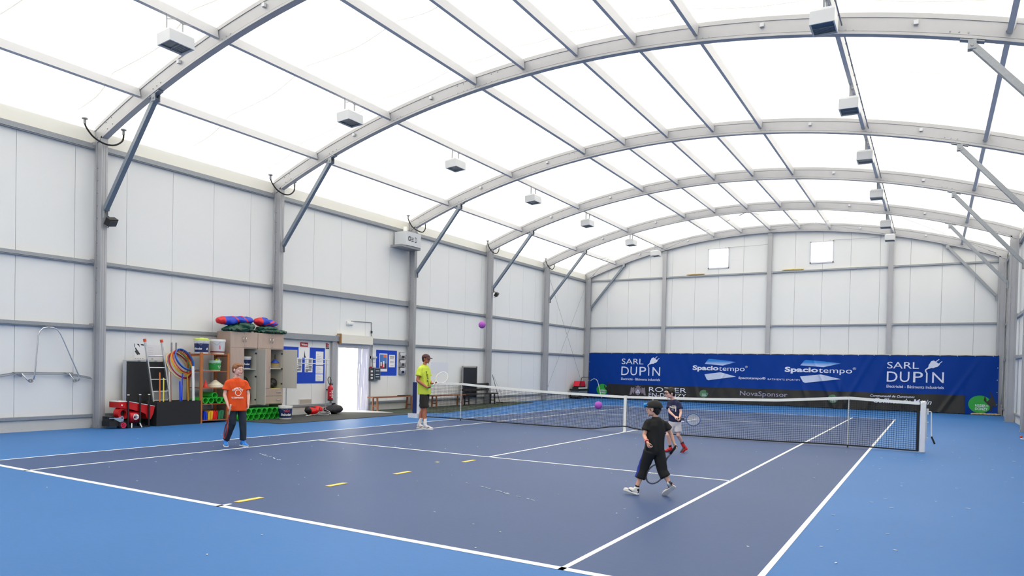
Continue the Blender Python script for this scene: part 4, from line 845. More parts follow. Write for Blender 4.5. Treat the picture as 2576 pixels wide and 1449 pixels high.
t2, xf, zb = cabinet(-3.74, -2.84, 'right ash cabinet with two drawers and an open door', -3.29, True)
open_door(t2, xf, -2.852, .845, 1.93, 110, .43)
for z0, z1 in ((.425, .625), (.632, .835)):
    mb = MB(); mb.box((xf+.001, -3.735, z0), (xf+.019, -2.845, z1)); d = mb.build('drawer', cwood, t2); handle((xf+.02, -3.0, (z0+z1)/2), d, False, .17)
# in the cabinets
c = (-9.36, -3.96, 1.38); t = bucket('ball_bucket', 'navy and white bucket inside the left cabinet', c, .13, .33, 'white', dn, handle=False, z01=(.06, .74)); wrap_txt(t, 'Babolat', c, .13, R_(-95), R_(10), .10, .155, mt('wht'), h=.33, shear=.2)
mb = MB(); mb.ball((-9.4, -3.95, .79), (.12, .13, .36), 16, 12); mb.ball((-9.33, -3.92, .62), (.08, .1, .16)); mb.ball((-9.4, -3.98, 1.05), (.07, .08, .12)); one(mb, 'backpack', mat('black_nylon', (26, 26, 28), .7), 'black bag in the lower part of the left cabinet', 'bag', smooth=True)
for k in range(7):
    mb = MB(); z = 1.402+.02*k; r = .145-.004*k; mb.lathe([(r, 0), (r, .008), (r*.72, .018), (r*.70, .018), (r*.95, .002)], (-9.33, -2.99, z), 22); one(mb, 'marker_disc', mat('disc_%d' % (k > 4), [(206, 190, 168), (224, 190, 50)][k > 4], .5), ('%s from the bottom in the stack of marker discs' % nm_[k]) if k < 6 else 'topmost yellow marker disc of the stack in the right cabinet', 'marker disc', 'stacked marker discs')
t = thing('disc_holder', 'blue conical disc holder with black handle on the marker discs', 'holder', (-9.33, -2.99, 1.54)); mb = MB(); mb.lathe([(.125, 0), (.12, .012), (.03, .10), (0, .10)], (-9.33, -2.99, 1.545), 22); mb.build('cone', mat('disc_blue', (30, 70, 190), .5), t, smooth=30); mb = MB(); mb.cyl((-9.33, -2.99, 1.64), (-9.33, -2.99, 1.79), .012, 8); mb.build('handle', 'black', t)
mb = MB(); mb.ball((-9.5, -3.15, 1.525), .12, 20, 12); one(mb, 'white_ball', 'white', 'white ball on the upper shelf of the right cabinet', 'ball', smooth=True)
mb = MB(); mb.ball((-9.38, -3.04, .985), (.14, .14, .14), 18, 12); mb.ball((-9.33, -3.14, .94), (.1, .09, .09)); one(mb, 'black_helmet', 'black', 'round black bag inside the right cabinet above the drawers', 'bag', smooth=True)
mb = MB(); mb.box((-9.6, -3.2, .831), (-9.2, -2.9, .842)); one(mb, 'yellow_folder', mat('yellow_folder', (232, 226, 120), .6), 'flat yellow folder in the right cabinet above the drawers', 'folder')
# bags and tarpaulins on the cabinets
def crumple(mb, amp, f, seed):
    for i, p in enumerate(mb.v):
        n = noise.noise_vector(p*f+V((seed, 0, 0))); mb.v[i] = p+n*amp
def lump(name, lab, cat, parts, m, amp=.02, f=7, seed=0, group=None, stripe=None, vox=.018):
    mb = MB()
    for c, r in parts: mb.ball(c, r, 24, 16)
    me = bpy.data.meshes.new('tmp'); me.from_pydata([tuple(p) for p in mb.v], [], mb.f); o = bpy.data.objects.new('tmp', me); COL.objects.link(o)
    r = o.modifiers.new('r', 'REMESH'); r.mode = 'VOXEL'; r.voxel_size = vox; s_ = o.modifiers.new('s', 'SMOOTH'); s_.iterations = 3
    bpy.context.view_layer.update(); m2 = o.evaluated_get(bpy.context.evaluated_depsgraph_get()).to_mesh()
    mb2 = MB(); vv = [v.co.copy() for v in m2.vertices]; ff = [list(p.vertices) for p in m2.polygons]
    zmin = min(c[2]-r[2] for c, r in parts)
    vv = [V((v.x+noise.noise(v*f+V((seed, 1, 2)))*amp, v.y+noise.noise(v*f+V((seed, 5, 2)))*amp, max(zmin, v.z+(1-abs(noise.noise(v*f*1.3+V((seed, 9, 2)))*2))*amp-amp*.5))) for v in vv]
    mb2.add(vv, ff); bpy.data.objects.remove(o)
    if stripe:
        for i, f_ in enumerate(ff):
            c = sum((vv[k] for k in f_), V((0, 0, 0)))/len(f_); mb2.mi[i] = stripe(c)
    return one(mb2, name, m, lab, cat, group, smooth=True)
tg = mat('dark_green_tarp', (20, 74, 58), .35); bb_ = mat('royal_blue_bag', (28, 62, 190), .45); br_ = mat('bag_red', (214, 34, 46), .45)
Z0 = 2.365
lump('folded_tarpaulin', 'crumpled dark green tarpaulin on top of the left cabinet', 'tarpaulin', [((-9.30, -4.28, Z0+.05), (.26, .50, .055)), ((-9.27, -4.15, Z0+.14), (.22, .36, .10)), ((-9.24, -4.35, Z0+.10), (.18, .3, .07))], tg, .05, 8, 1)
lump('folded_tarpaulin', 'folded dark green tarpaulin on top of the right cabinet', 'tarpaulin', [((-9.30, -3.27, Z0+.045), (.26, .46, .05)), ((-9.28, -3.32, Z0+.12), (.22, .36, .07)), ((-9.22, -2.95, Z0+.05), (.14, .26, .05))], tg, .045, 8, 4)
lump('ball_net_bag', 'blue bag with a red end and red stripes on the left cabinet', 'bag', [((-9.30, -4.62, Z0+.26), (.17, .34, .115)), ((-9.32, -4.35, Z0+.30), (.18, .50, .095)), ((-9.33, -4.08, Z0+.32), (.17, .32, .10))], [bb_, br_], .028, 5, 9, stripe=lambda c: 1 if (c.y < -4.76 or abs(c.y+4.35+.9*(c.z-2.6)) < .025 or abs(c.y+4.02+.9*(c.z-2.6)) < .025) else 0)
lump('ball_net_bag', 'blue and red striped bag on the right cabinet', 'bag', [((-9.30, -3.46, Z0+.31), (.17, .30, .12)), ((-9.30, -3.24, Z0+.28), (.17, .28, .10))], [bb_, br_], .028, 5, 14, stripe=lambda c: 1 if (c.y < -3.56 or abs(c.y+3.32-2.2*(c.z-2.64)) < .05 or abs(c.y+3.12-2.2*(c.z-2.64)) < .03) else 0)
# ---- floor bucket, mats, bags, rack
mb = MB(); mb.prism([(-9.12, -4.55, .001), (-8.60, -4.42, .001), (-7.62, -4.30, .001), (-7.52, -3.9, .001), (-7.55, -.45, .001), (-7.68, 1.45, .001), (-9.66, .1, .001), (-9.66, -2.80, .001), (-9.12, -2.80, .001)], (0, 0, .012)); one(mb, 'entrance_mat', mat('charcoal_mat', (56, 60, 62), .9, 0, 14, .35), 'charcoal mat on the floor in front of the cabinets and door', 'mat')
mb = MB(); mb.prism([(-9.66, .35, .001), (-7.85, 1.52, .001), (-7.3, 2.4, .001), (-7.5, 3.6, .001), (-7.95, 6.9, .001), (-8.6, 9.9, .001), (-8.9, 11.9, .001), (-9.66, 11.2, .001)], (0, 0, .010)); one(mb, 'artificial_turf_strip', mat('dark_olive_turf', (50, 62, 48), .95, 0, 22, .3), 'dark olive turf strip on the floor under the benches', 'mat')
mb = MB(); mb.prism([(-9.70, .06, .014), (-8.9, .55, .014), (-8.4, 1.1, .014), (-9.66, 1.25, .014)], (0, 0, .003)); one(mb, 'door_sill_plate', mat('pale_sill', (205, 208, 214), .5), 'pale worn sill on the floor inside the open door', 'sill')
c = (-8.62, -3.22, .014); t = bucket('ball_bucket', 'navy and white branded ball bucket standing on the charcoal mat', c, .18, .37, 'white', dn, z01=(.12, .80)); wrap_txt(t, 'Babolat', c, .18, R_(-82), R_(12), .10, .165, mt('wht'), h=.37, shear=.15)
mb = MB(); P = []; 
for a in range(-6, 7): P.append((R_(-28+a*4), .205+.028*math.cos(a*.45)))
for a in range(6, -7, -1): P.append((R_(-28+a*4), .205-.028*math.cos(a*.45)))
mb.add([(c[0]+.182*math.cos(a), c[1]+.182*math.sin(a), c[2]+z+.03) for a, z in P], [list(range(len(P)))]); mb.build('logo', rd, t, fixn=False)
lump('sports_bag', 'red sports bag with black straps lying on the floor by the wall', 'bag', [((-9.28, -1.55, .13), (.16, .22, .13)), ((-9.25, -1.40, .19), (.12, .17, .10)), ((-9.3, -1.72, .16), (.12, .14, .10))], [mat('bag_bright_red', (216, 18, 24), .55), 'black'], .03, 7, 3, stripe=lambda c: 1 if (c.y < -1.72 or abs(c.y+1.5-.6*(c.z-.1)) < .02 or (c.z > .23 and abs(c.y+1.6) < .05)) else 0)
lump('sports_bag', 'black sports bag on the floor beside the door', 'bag', [((-9.28, -.72, .145), (.22, .36, .13)), ((-9.25, -.68, .17), (.18, .28, .13))], mat('bag_black', (30, 30, 40), .7), .02, 5, 8)
def racket(name, lab, grip, head, normal, R=(.125, .165), col='white', gripc='black', gl=.17, strings='wht'):
    """grip end -> head centre; normal of the string face"""
    g_ = V(grip); h = V(head); d = (h-g_).normalized(); n = V(normal); n = (n-d*n.dot(d)).normalized(); w = n.cross(d); t = thing(name, lab, 'racket', tuple(g_))
    mb = MB(); mb.tube([h+d*math.cos(a*PI/20)*R[1]+w*math.sin(a*PI/20)*R[0] for a in range(40)], .010, 8, closed=True); mb.build('frame', col, t, smooth=True)
    mb = MB(); th = h-d*(R[1]+.09)
    for s in (-1, 1): mb.tube([h-d*R[1]*.92+w*s*R[0]*.42, h-d*(R[1]+.04)+w*s*.025, th+w*s*.006, th-d*.03], .008, 6)
    mb.tube([th+d*.02, g_+d*gl], .011, 8); mb.build('throat', col, t, smooth=True)
    mb = MB(); mb.tube([g_, g_+d*.01, g_+d*gl], [.018, .0155, .0145], 10); mb.build('grip', gripc, t, smooth=True)
    mb = MB()
    for k in range(-7, 8):
        q = k/8; e = math.sqrt(1-q*q); mb.bar(h+w*R[0]*q-d*R[1]*e, h+w*R[0]*q+d*R[1]*e, .0015, .0015, n); mb.bar(h+d*R[1]*q-w*R[0]*e, h+d*R[1]*q+w*R[0]*e, .0015, .0015, n)
    mb.build('strings', strings, t); return t
racket('tennis_racket', 'grey tennis racket lying on the floor by the red bag', (-8.98, -2.12, .036), (-8.98, -1.42, .075), (.35, 0, 1), (.13, .20), 'grey', 'white', .2, 'grey')
racket('tennis_racket', 'racket lying on the court at the right edge of the picture', (8.98, 5.75, .05), (8.62, 5.30, .035), (0, 0, 1), (.12, .16), 'ltgrey', 'red', .15, 'grey')
mb = MB(); mb.ball((8.55, 5.95, .035), .033, 14, 8); one(mb, 'red_ball', mat('ball_orange_red', (226, 70, 44), .8), 'small orange-red ball on the floor at the right edge', 'ball', smooth=True)
mb = MB(); mb.ball((8.72, 5.95-.35, .035), .033, 14, 8); one(mb, 'dark_ball', 'black', 'small dark ball on the floor at the right edge', 'ball', smooth=True)
t = thing('garment_rack', 'chrome garment rack with two rails standing in front of the notice board', 'garment rack', (-9.2, -1.9, 0))
mb = MB()
for z, y1 in ((1.68, -.98), (1.555, -1.07)): mb.cyl((-9.2, -2.72, z), (-9.2, y1, z), .012, 8)
mb.build('rail', 'chrome', t)
for y in (-2.68, -1.13):
    mb = MB(); mb.cyl((-9.2, y, .16), (-9.2, y, 1.70), .012, 8); mb.tube([(-9.2, y, .16), (-9.1, y-.02, .14), (-9.0, y-.02, .10), (-8.97, y-.02, .05)], .011, 6); mb.tube([(-9.2, y, .16), (-9.3, y-.02, .14), (-9.4, y-.02, .10), (-9.42, y-.02, .05)], .011, 6)
    mb.ball((-8.97, y-.02, .035), .022, 10, 6); mb.ball((-9.42, y-.02, .035), .022, 10, 6); mb.build('leg_frame', 'chrome', t)
# notice boards and papers
X = WL+.012
def board(lab, y0, z0, y1, z1): mb = MB(); mb.box((WL+.002, y0, z0), (X, y1, z1)); return one(mb, 'notice_board', 'blue', lab, 'notice board')
board('large blue notice board between the cabinets and the door', -2.33, .95, -.65, 2.045)
board('smaller blue notice board right of the door', 1.77, 1.19, 2.86, 2.07)
def paper(lab, y0, z0, y1, z1, m='paper', marks=(), x=None, group='papers on the blue notice boards', bars=0):
    x = X+.001 if x is None else x; t = thing('pinned_paper', lab, 'paper', (x, (y0+y1)/2, z0), group); mb = MB(); mb.box((x, y0, z0), (x+.002, y1, z1)); mb.build('sheet', m, t)
    for q_, (a, b, c_, d, mm) in enumerate(marks): mark(t, 'print', x+.002+.0007*q_, y0+(y1-y0)*a, z0+(z1-z0)*b, y0+(y1-y0)*c_, z0+(z1-z0)*d, mm)
    for k in range(bars): mark(t, 'print', x+.002, y0+(y1-y0)*.12, z0+(z1-z0)*(.1+.8*k/bars), y0+(y1-y0)*(.6+.25*math.sin(k*2.3)), z0+(z1-z0)*(.1+.8*k/bars+.25/bars), 'pale_print')
    return t
yel = mat('yellow_paper', (240, 226, 130), .7); lbl = mat('light_blue_paper', (110, 176, 226), .7)
paper('tall yellow sheet at the left of the large notice board', -2.14, 1.72, -1.93, 1.94, yel, ((.4, .8, .85, .9, 'pale_print'),)); paper('second yellow sheet below the first on the large notice board', -2.14, 1.51, -1.93, 1.70, yel)
paper('light blue sheet under the yellow ones', -2.14, 1.28, -1.93, 1.49, lbl, ((.1, .3, .4, .35, 'grey'), (.5, .6, .85, .66, 'grey')))
paper('white landscape poster with a dark pointed spire, top of the large board', -1.735, 1.725, -1.29, 2.04, 'paper', ())
mb = MB(); mb.prism([(X+.004, -1.52, 1.73), (X+.004, -1.44, 1.73), (X+.004, -1.475, 1.80), (X+.004, -1.495, 1.95)], (.001, 0, 0)); one(mb, 'print_spire', mat('spire_navy', (20, 22, 50), .6), 'dark pointed spire printed on the white poster', 'print')
for y0, w in ((-1.905, 'left'), (-1.48, 'right')): paper('%s black and white cartoon sheet on the large notice board' % w, y0, 1.285, y0+.315, 1.725, 'paper', ((.48, .52, .9, .95, 'grey'), (.1, .6, .18, .9, 'grey'), (.1, .3, .5, .36, 'grey'), (.1, .12, .85, .2, 'dark'), (.55, .25, .9, .42, 'grey'), (.15, .42, .9, .46, 'dark'), (.1, .05, .4, .1, 'ink')))
for k, (z0, z1) in enumerate(((1.51, 1.93), (1.245, 1.49), (1.01, 1.225))): paper('%s white sheet in the right column of the large notice board' % ('top', 'middle', 'bottom')[k], -1.03, z0, -.715, z1, bars=6)
paper('sports poster with players on the smaller notice board', 1.92, 1.33, 2.34, 1.95, 'paper', ((.07, .14, .93, .95, mat('poster_sky', (70, 120, 190), .6)), (.5, .78, .93, .92, mat('poster_orange', (226, 120, 90), .6)), (.07, .16, .93, .45, mat('poster_crowd', (120, 60, 70), .6)), (.15, .3, .3, .52, 'wht'), (.45, .25, .62, .58, 'paper'), (.35, .2, .5, .4, rd), (.7, .2, .85, .45, 'navy')))
paper('white text sheet on the smaller notice board', 2.43, 1.48, 2.755, 1.915, 'paper', ((.15, .8, .85, .87, 'dark'), (.15, .66, .8, .72, 'grey'), (.15, .35, .8, .5, 'pale_print'), (.25, .1, .75, .16, 'pale_print')))
paper('narrow white sheet on the wall beside the conduits', 1.58, 1.49, 1.75, 1.80, 'paper', ((.1, .4, .9, .5, 'pale_print'),), WL+.002); paper('large white sheet taped on the wall behind the coach', 4.90, 1.26, 6.02, 1.70, mat('wall_white_sheet', (216, 220, 232), .6), (), WL+.002)
t = paper('red brand sign above the large notice board', -1.665, 2.06, -1.35, 2.19, mat('sign_red', (170, 20, 40), .5), (), WL+.003, group='small wall signs'); text_on('lettering', 'Wilson', (WL+.009, -1.625, 2.095), (0, 1, 0), (0, 0, 1), .24, .06, mt('wht'), t, bold=.03)
t = paper('red and white fire extinguisher sign on the wall left of the door', -.61, 2.03, -.465, 2.21, 'wht', ((.0, .22, .36, 1, 'sign_red'), (.42, .22, .62, 1, 'sign_red'), (.68, .55, .95, .85, 'sign_red'), (.68, .25, .95, .45, 'sign_red'), (0, 0, 1, .18, 'navy')), WL+.003, group='small wall signs')
t = thing('wall_vent', 'small framed vent panel low on the wall under the large notice board', 'vent', (WL+.01, -1.43, .3)); mb = MB(); mb.box((WL+.001, -1.67, .31), (WL+.012, -1.18, .46)); mb.build('panel', mat('taupe_panel', (170, 160, 148), .6), t)
mb = MB(); [mb.box((WL+.002, a, b), (WL+.016, c_, d)) for a, b, c_, d in ((-1.68, .30, -1.17, .32), (-1.68, .45, -1.17, .47), (-1.68, .32, -1.66, .45), (-1.19, .32, -1.17, .45))]; mb.build('frame', 'ltgrey', t)
# extinguisher
t = thing('fire_extinguisher', 'red fire extinguisher with looped black hose on the post beside the door', 'fire extinguisher', (-9.6, -.55, .41)); c = V((-9.58, -.55, 0))
mb = MB(); mb.lathe([(.0, .42), (.075, .42), (.085, .44), (.085, .80), (.07, .85), (.025, .88), (.02, .92), (0, .92)], c, 24); mb.build('cylinder', mat('extinguisher_red', (196, 14, 40), .3), t, smooth=40)
mb = MB(); mb.lathe([(0, .40), (.078, .40), (.087, .41), (.087, .445), (.0, .445)], c, 24); mb.build('base', 'black', t)
mb = MB(); mb.box((WL+.001, -.58, .72), (-9.66, -.52, .76)); mb.box((-9.6, -.58, .90), (-9.56, -.46, .925)); mb.box((-9.6, -.58, .94), (-9.56, -.45, .955)); mb.cyl((-9.58, -.55, .88), (-9.58, -.55, .95), .02, 10); mb.build('valve', 'black', t)
mb = MB(); mb.tube([(-9.57, -.60, .91), (-9.56, -.67, .98), (-9.56, -.69, 1.08), (-9.56, -.64, 1.15), (-9.56, -.58, 1.13), (-9.56, -.55, 1.05), (-9.56, -.57, .96), (-9.56, -.60, .88)], .011, 8); mb.build('hose', 'black', t, smooth=True)
mb = MB(); f_ = lambda p: c+V((.087*math.cos(p.x), .087*math.sin(p.x), p.z)); 
for a0, a1, z0, z1, n_ in ((-62, -38, .55, .70, 3), (-22, 16, .50, .74, 7)):
    for k in range(n_): 
        zz = z0+(z1-z0)*k/n_; mb.add([f_(V((R_(a0), 0, zz))), f_(V((R_((a0+a1)/2), 0, zz))), f_(V((R_(a1-6*(k % 2)), 0, zz))), f_(V((R_(a1-6*(k % 2)), 0, zz+.02))), f_(V((R_((a0+a1)/2), 0, zz+.02))), f_(V((R_(a0), 0, zz+.02)))], [[0, 1, 4, 5], [1, 2, 3, 4]])
mb.build('label', 'wht', t, fixn=False)
mb = MB(); mb.bar((WL+.03, -2.46, .04), (WL+.03, -2.50, .83), .015, .015); one(mb, 'broom_stick', 'dark', 'thin dark stick standing behind the floor bucket', 'stick')
# ---- doorway
t = thing('door_1', None, None, (WL, .58, 0)); t['kind'] = 'structure'
mb = MB(); mb.box((WL-.14, -.19, 0), (WL+.05, -.09, 2.24)); mb.box((WL-.14, 1.27, 0), (WL+.05, 1.38, 2.24)); mb.box((WL-.14, -.09, 2.10), (WL+.05, 1.27, 2.24)); mb.build('frame', mat('door_frame_grey', (196, 199, 208), .45), t)
mb = MB(); mb.box((WL+.001, -.40, 0), (WL+.09, -.20, 2.36)); mb.box((WL+.001, 1.39, 0), (WL+.06, 1.46, 2.4)); mb.build('side_post', 'alu', t)
t = thing('shutter_box', 'cream box panel above the open door', 'box', (WL+.2, .62, 2.21)); mb = MB(); mb.box((WL+.02, -.10, 2.225), (WL+.20, 1.37, 2.505)); mb.build('casing', 'offw', t); mb = MB(); mb.box((WL+.02, -.135, 2.20), (WL+.19, -.102, 2.53)); mb.build('end_board', mat('raw_wood_edge', (170, 130, 90), .7), t)
t = thing('strip_curtain', 'translucent white plastic strip curtain bunched at the right of the doorway', 'curtain', (WL+.06, 1.05, .02)); pv = mat('pvc_strip', (214, 216, 236), .35)
for k in range(8):
    y = .80+.062*k; mb = MB(); N_ = 10; vs = []
    for i in range(N_+1): z = .03+2.06*i/N_; o_ = .012*math.sin(i*.9+k*1.7); vs += [(WL+.045+o_+.018*(k % 2), y, z), (WL+.045+o_+.03+.018*(k % 2), y+.045+o_*.5, z), (WL+.047+o_+.03+.018*(k % 2), y+.047+o_*.5, z), (WL+.047+o_+.018*(k % 2), y+.002, z)]
    mb.add(vs, [[i*4+j, i*4+(j+1) % 4, i*4+4+(j+1) % 4, i*4+4+j] for i in range(N_) for j in range(4)]); mb.build('strip', pv, t, smooth=30)
mb = MB(); mb.bar((WL+.055, -.08, 2.095), (WL+.055, 1.26, 2.095), .02, .02); mb.build('rail', 'galv', t)
t = thing('garden_bench', 'white bench with a blue cushion outside the open door', 'bench', (-11.2, .95, -.06)); mb = MB(); mb.box((-11.5, .3, .36), (-11.05, 1.5, .42)); [mb.box((x, y, -.06), (x+.06, y+.06, .36)) for x in (-11.48, -11.12) for y in (.35, 1.4)]; mb.build('seat', 'white', t); mb = MB(); mb.ball((-11.2, .62, .47), (.10, .26, .05)); mb.build('cushion', mat('cushion_blue', (30, 80, 200), .7), t, smooth=True)
# emergency light, conduits
t = thing('emergency_light', 'white emergency light on the wall above the door with conduit', 'light', (WL+.05, .43, 2.85)); mb = MB(); mb.box((WL+.001, .28, 2.84), (WL+.06, .58, 2.95)); mb.build('casing', 'white', t); mb = MB(); mb.box((WL+.06, .30, 2.85), (WL+.085, .56, 2.90)); mb.build('diffuser', mat('clear_diffuser', (220, 228, 232), .2), t)
mb = MB(); mb.tube([(WL+.02, .5, 2.97), (WL+.02, 1.47, 2.99), (WL+.02, 1.49, 2.97), (WL+.02, 1.49, 2.42)], .012, 6); mb.build('conduit', 'grey', t); mb = MB(); mb.box((WL+.01, 1.465, 2.62), (WL+.045, 1.515, 2.70)); mb.build('junction_clip', 'dark', t)
t = thing('electrical_box', 'grey electrical switch box with clear cover beside the door', 'switch box', (WL+.1, 1.6, 1.0)); mb = MB(); mb.box((WL+.001, 1.36, 1.02), (WL+.10, 1.545, 1.46)); mb.build('isolator', 'dark', t); mb = MB(); mb.box((WL+.001, 1.56, 1.03), (WL+.12, 1.87, 1.46)); mb.build('enclosure', mat('enclosure_grey', (96, 110, 120), .4), t)
mb = MB(); mb.box((WL+.12, 1.59, 1.08), (WL+.13, 1.84, 1.42)); mb.build('cover', mat('smoked_cover', (60, 74, 84), .15), t); mb = MB(); [mb.box((WL+.13, 1.62, z), (WL+.134, 1.80, z+.02)) for z in (1.14, 1.22, 1.34)]; mb.build('breakers', 'ltgrey', t); mb = MB(); mb.ball((WL+.05, 1.45, 1.475), (.04, .07, .025)); mb.build('red_cap', 'red', t)
mb = MB(); [mb.box((WL+.10, 1.40, z), (WL+.106, 1.50, z+.06)) for z in (1.08, 1.18, 1.30)]; mb.build('switch_plates', 'ltgrey', t)
for k, y in enumerate((1.40, 1.54)): mb = MB(); mb.tube([(WL+.02, y, 2.33), (WL+.02, y, 1.9), (WL+.03, y+(.04 if k else 0), 1.47)], .013, 6); one(mb, 'conduit', 'grey', '%s grey conduit running down to the electrical box' % ('left', 'right')[k], 'conduit', 'conduits beside the door')
mb = MB(); mb.box((WL+.001, 1.38, 1.76), (WL+.06, 1.5, 1.85)); mb.box((WL+.001, 1.52, 1.78), (WL+.09, 1.72, 1.84)); one(mb, 'wall_socket', 'ltgrey', 'small light grey socket above the electrical box', 'socket')
# brochure holders
for k, z in enumerate((1.77, 1.50, 1.23)):
    t = thing('brochure_holder', '%s clear brochure holder on the wall beside the column' % ('top', 'middle', 'bottom')[k], 'brochure holder', (WL+.06, 3.13, z), 'brochure holders'); mb = MB(); mb.box((WL+.001, 2.97, z), (WL+.012, 3.29, z+.26)); mb.box((WL+.012, 2.97, z), (WL+.10, 2.98, z+.16)); mb.box((WL+.012, 3.28, z), (WL+.10, 3.29, z+.16)); mb.box((WL+.012, 2.98, z), (WL+.10, 3.28, z+.012)); mb.build('case', mat('clear_grey_plastic', (150, 154, 160), .3), t)
    mb = MB(); mb.prism([(WL+.02, 2.99, z+.02), (WL+.04, 2.99, z+.02), (WL+.09, 2.99, z+.24), (WL+.07, 2.99, z+.24)], (0, .28, 0)); mb.build('brochures', 'paper', t); mb = MB(); mb.box((WL+.085, 3.05, z+.04), (WL+.092, 3.2, z+.13)); mb.build('brochure_print', 'dark' if k < 2 else 'navy', t)
# benches
def bench(name, lab, x, y0, y1, h, m, back=False):
    t = thing(name, lab, 'bench', (x, (y0+y1)/2, .012)); mb = MB(); mb.box((x-.13, y0, h-.04), (x+.13, y1, h)); mb.build('seat', m, t)
    for yl in (y0+.22, y1-.28):
        for dx in (-.11, .07):
            mb = MB(); mb.prism([(x+dx+(-.02 if dx < 0 else .02), yl, .012), (x+dx+.045+(-.02 if dx < 0 else .02), yl, .012), (x+dx+.045, yl, h-.04), (x+dx, yl, h-.04)], (0, .05, 0)); mb.build('leg', m, t)
        mb = MB(); mb.box((x-.07, yl+.01, .15), (x+.07, yl+.04, .19)); mb.build('stretcher', m, t)
    return t
wb = mat('bench_pine', (136, 86, 56), .5, 0, 5, .18, stretch=(8, 1, 8))
bench('wooden_bench', 'wooden bench against the wall between the door and the column', -9.30, .99, 3.30, .49, wb); bench('wooden_bench', 'wooden bench behind the net, right of the coach', -9.20, 4.15, 6.30, .475, wb)
mb = MB(); mb.prism([(-9.36, 2.45, .4905), (-9.22, 2.45, .4905), (-9.24, 3.05, .4905), (-9.38, 3.02, .4905)], (0, 0, .02)); one(mb, 'dark_jacket', 'rubber', 'small dark cloth lying on the first wooden bench', 'cloth')
db = mat('black_stained_wood', (40, 36, 34), .55); t = bench('garden_bench', 'dark wooden bench with backrest behind the net', -9.27, 6.40, 8.85, .47, db)
for z, w in ((.83, .10), (.62, .09)): mb = MB(); mb.box((-9.43, 6.42, z-w/2), (-9.40, 8.50, z+w/2)); mb.build('back_slat', db, t)
for y in (6.62, 8.35): mb = MB(); mb.bar((-9.39, y, .43), (-9.395, y, .90), .06, .03); mb.build('back_post', db, t)
t = thing('display_board', 'black panel in a metal frame standing behind the dark bench', 'panel', (-9.62, 7.35, .01)); mb = MB(); mb.box((-9.64, 6.92, .3), (-9.62, 7.88, 1.53)); mb.build('sheet', 'matt_black_board', t); mb = MB(); [mb.box((-9.66, a, b), (-9.61, c_, d)) for a, b, c_, d in ((6.84, .012, 6.88, 1.58), (7.88, .012, 7.91, 1.58), (6.88, 1.55, 7.88, 1.58))]; mb.build('frame', 'grey', t)
# floor squeegees
for k, (y0, yt, zt) in enumerate(((9.5, 9.10, 1.24), (9.72, 9.22, 1.16))):
    t = thing('court_squeegee', '%s court squeegee leaning against the fourth column' % ('left', 'right')[k], 'squeegee', (-9.5, y0, .012), 'court squeegees'); mb = MB(); mb.tube([(-9.46+.12*k, y0, .04), (-9.62, yt, zt)], .012, 6); mb.build('handle', 'ltgrey' if k else 'dark', t); mb = MB(); mb.box((-9.52+.12*k, y0-.22, .012), (-9.42+.12*k, y0+.25, .05)); mb.build('blade', 'dark', t)
# pressure washer / mower trolley in the corner
t = thing('pressure_washer', 'black, silver and red machine on wheels in the far left corner', 'machine', (-9.35, 17.45, 0)); mb = MB(); mb.box((-9.6, 16.90, .12), (-9.15, 18.00, .42)); mb.build('engine_block', 'grey', t); mb = MB(); mb.box((-9.62, 16.75, .42), (-9.1, 18.10, .50)); mb.box((-9.55, 16.95, .5), (-9.2, 17.85, .62)); mb.box((-9.6, 16.85, .06), (-9.12, 17.85, .12)); mb.build('deck', 'black', t)
mb = MB(); mb.prism([(-9.2, 17.00, .66), (-9.2, 17.85, .66), (-9.2, 17.70, .92), (-9.2, 17.15, .92)], (-.34, 0, 0)); mb.build('hood', mat('machine_red', (206, 22, 54), .4), t); mb = MB(); mb.box((-9.52, 17.05, .62), (-9.2, 17.80, .66)); mb.build('tray', 'black', t); mb = MB(); mb.box((-9.22, 16.95, .52), (-9.12, 17.85, .58)); mb.build('bumper', 'white', t)
mb = MB(); mb.tube([(-9.15, 17.05, .6), (-9.15, 17.20, 1.08), (-9.15, 17.33, 1.13), (-9.15, 18.27, 1.13), (-9.15, 17.95, .2)], .02, 6); mb.build('push_handle', 'black', t)
for y in (16.95, 17.95): mb = MB(); mb.cyl((-9.14, y, .12), (-9.06, y, .12), .12, 16); mb.build('wheel', 'rubber', t); mb = MB(); mb.cyl((-9.64, y, .12), (-9.60, y, .12), .12, 16); mb.build('wheel', 'rubber', t)
mb = MB(); mb.tube([(-9.0, 18.45, 1.05), (-8.85, 18.4, 1.02), (-8.75, 18.38, .92), (-8.45, 18.25, .05)], .014, 6); mb.tube([(-9.0, 18.45, 1.05), (-9.1, 18.46, 1.0), (-9.2, 18.46, .93)], .014, 6); one(mb, 'white_prop', 'white', 'thin white bent pole leaning in front of the left end of the banner', 'pole')
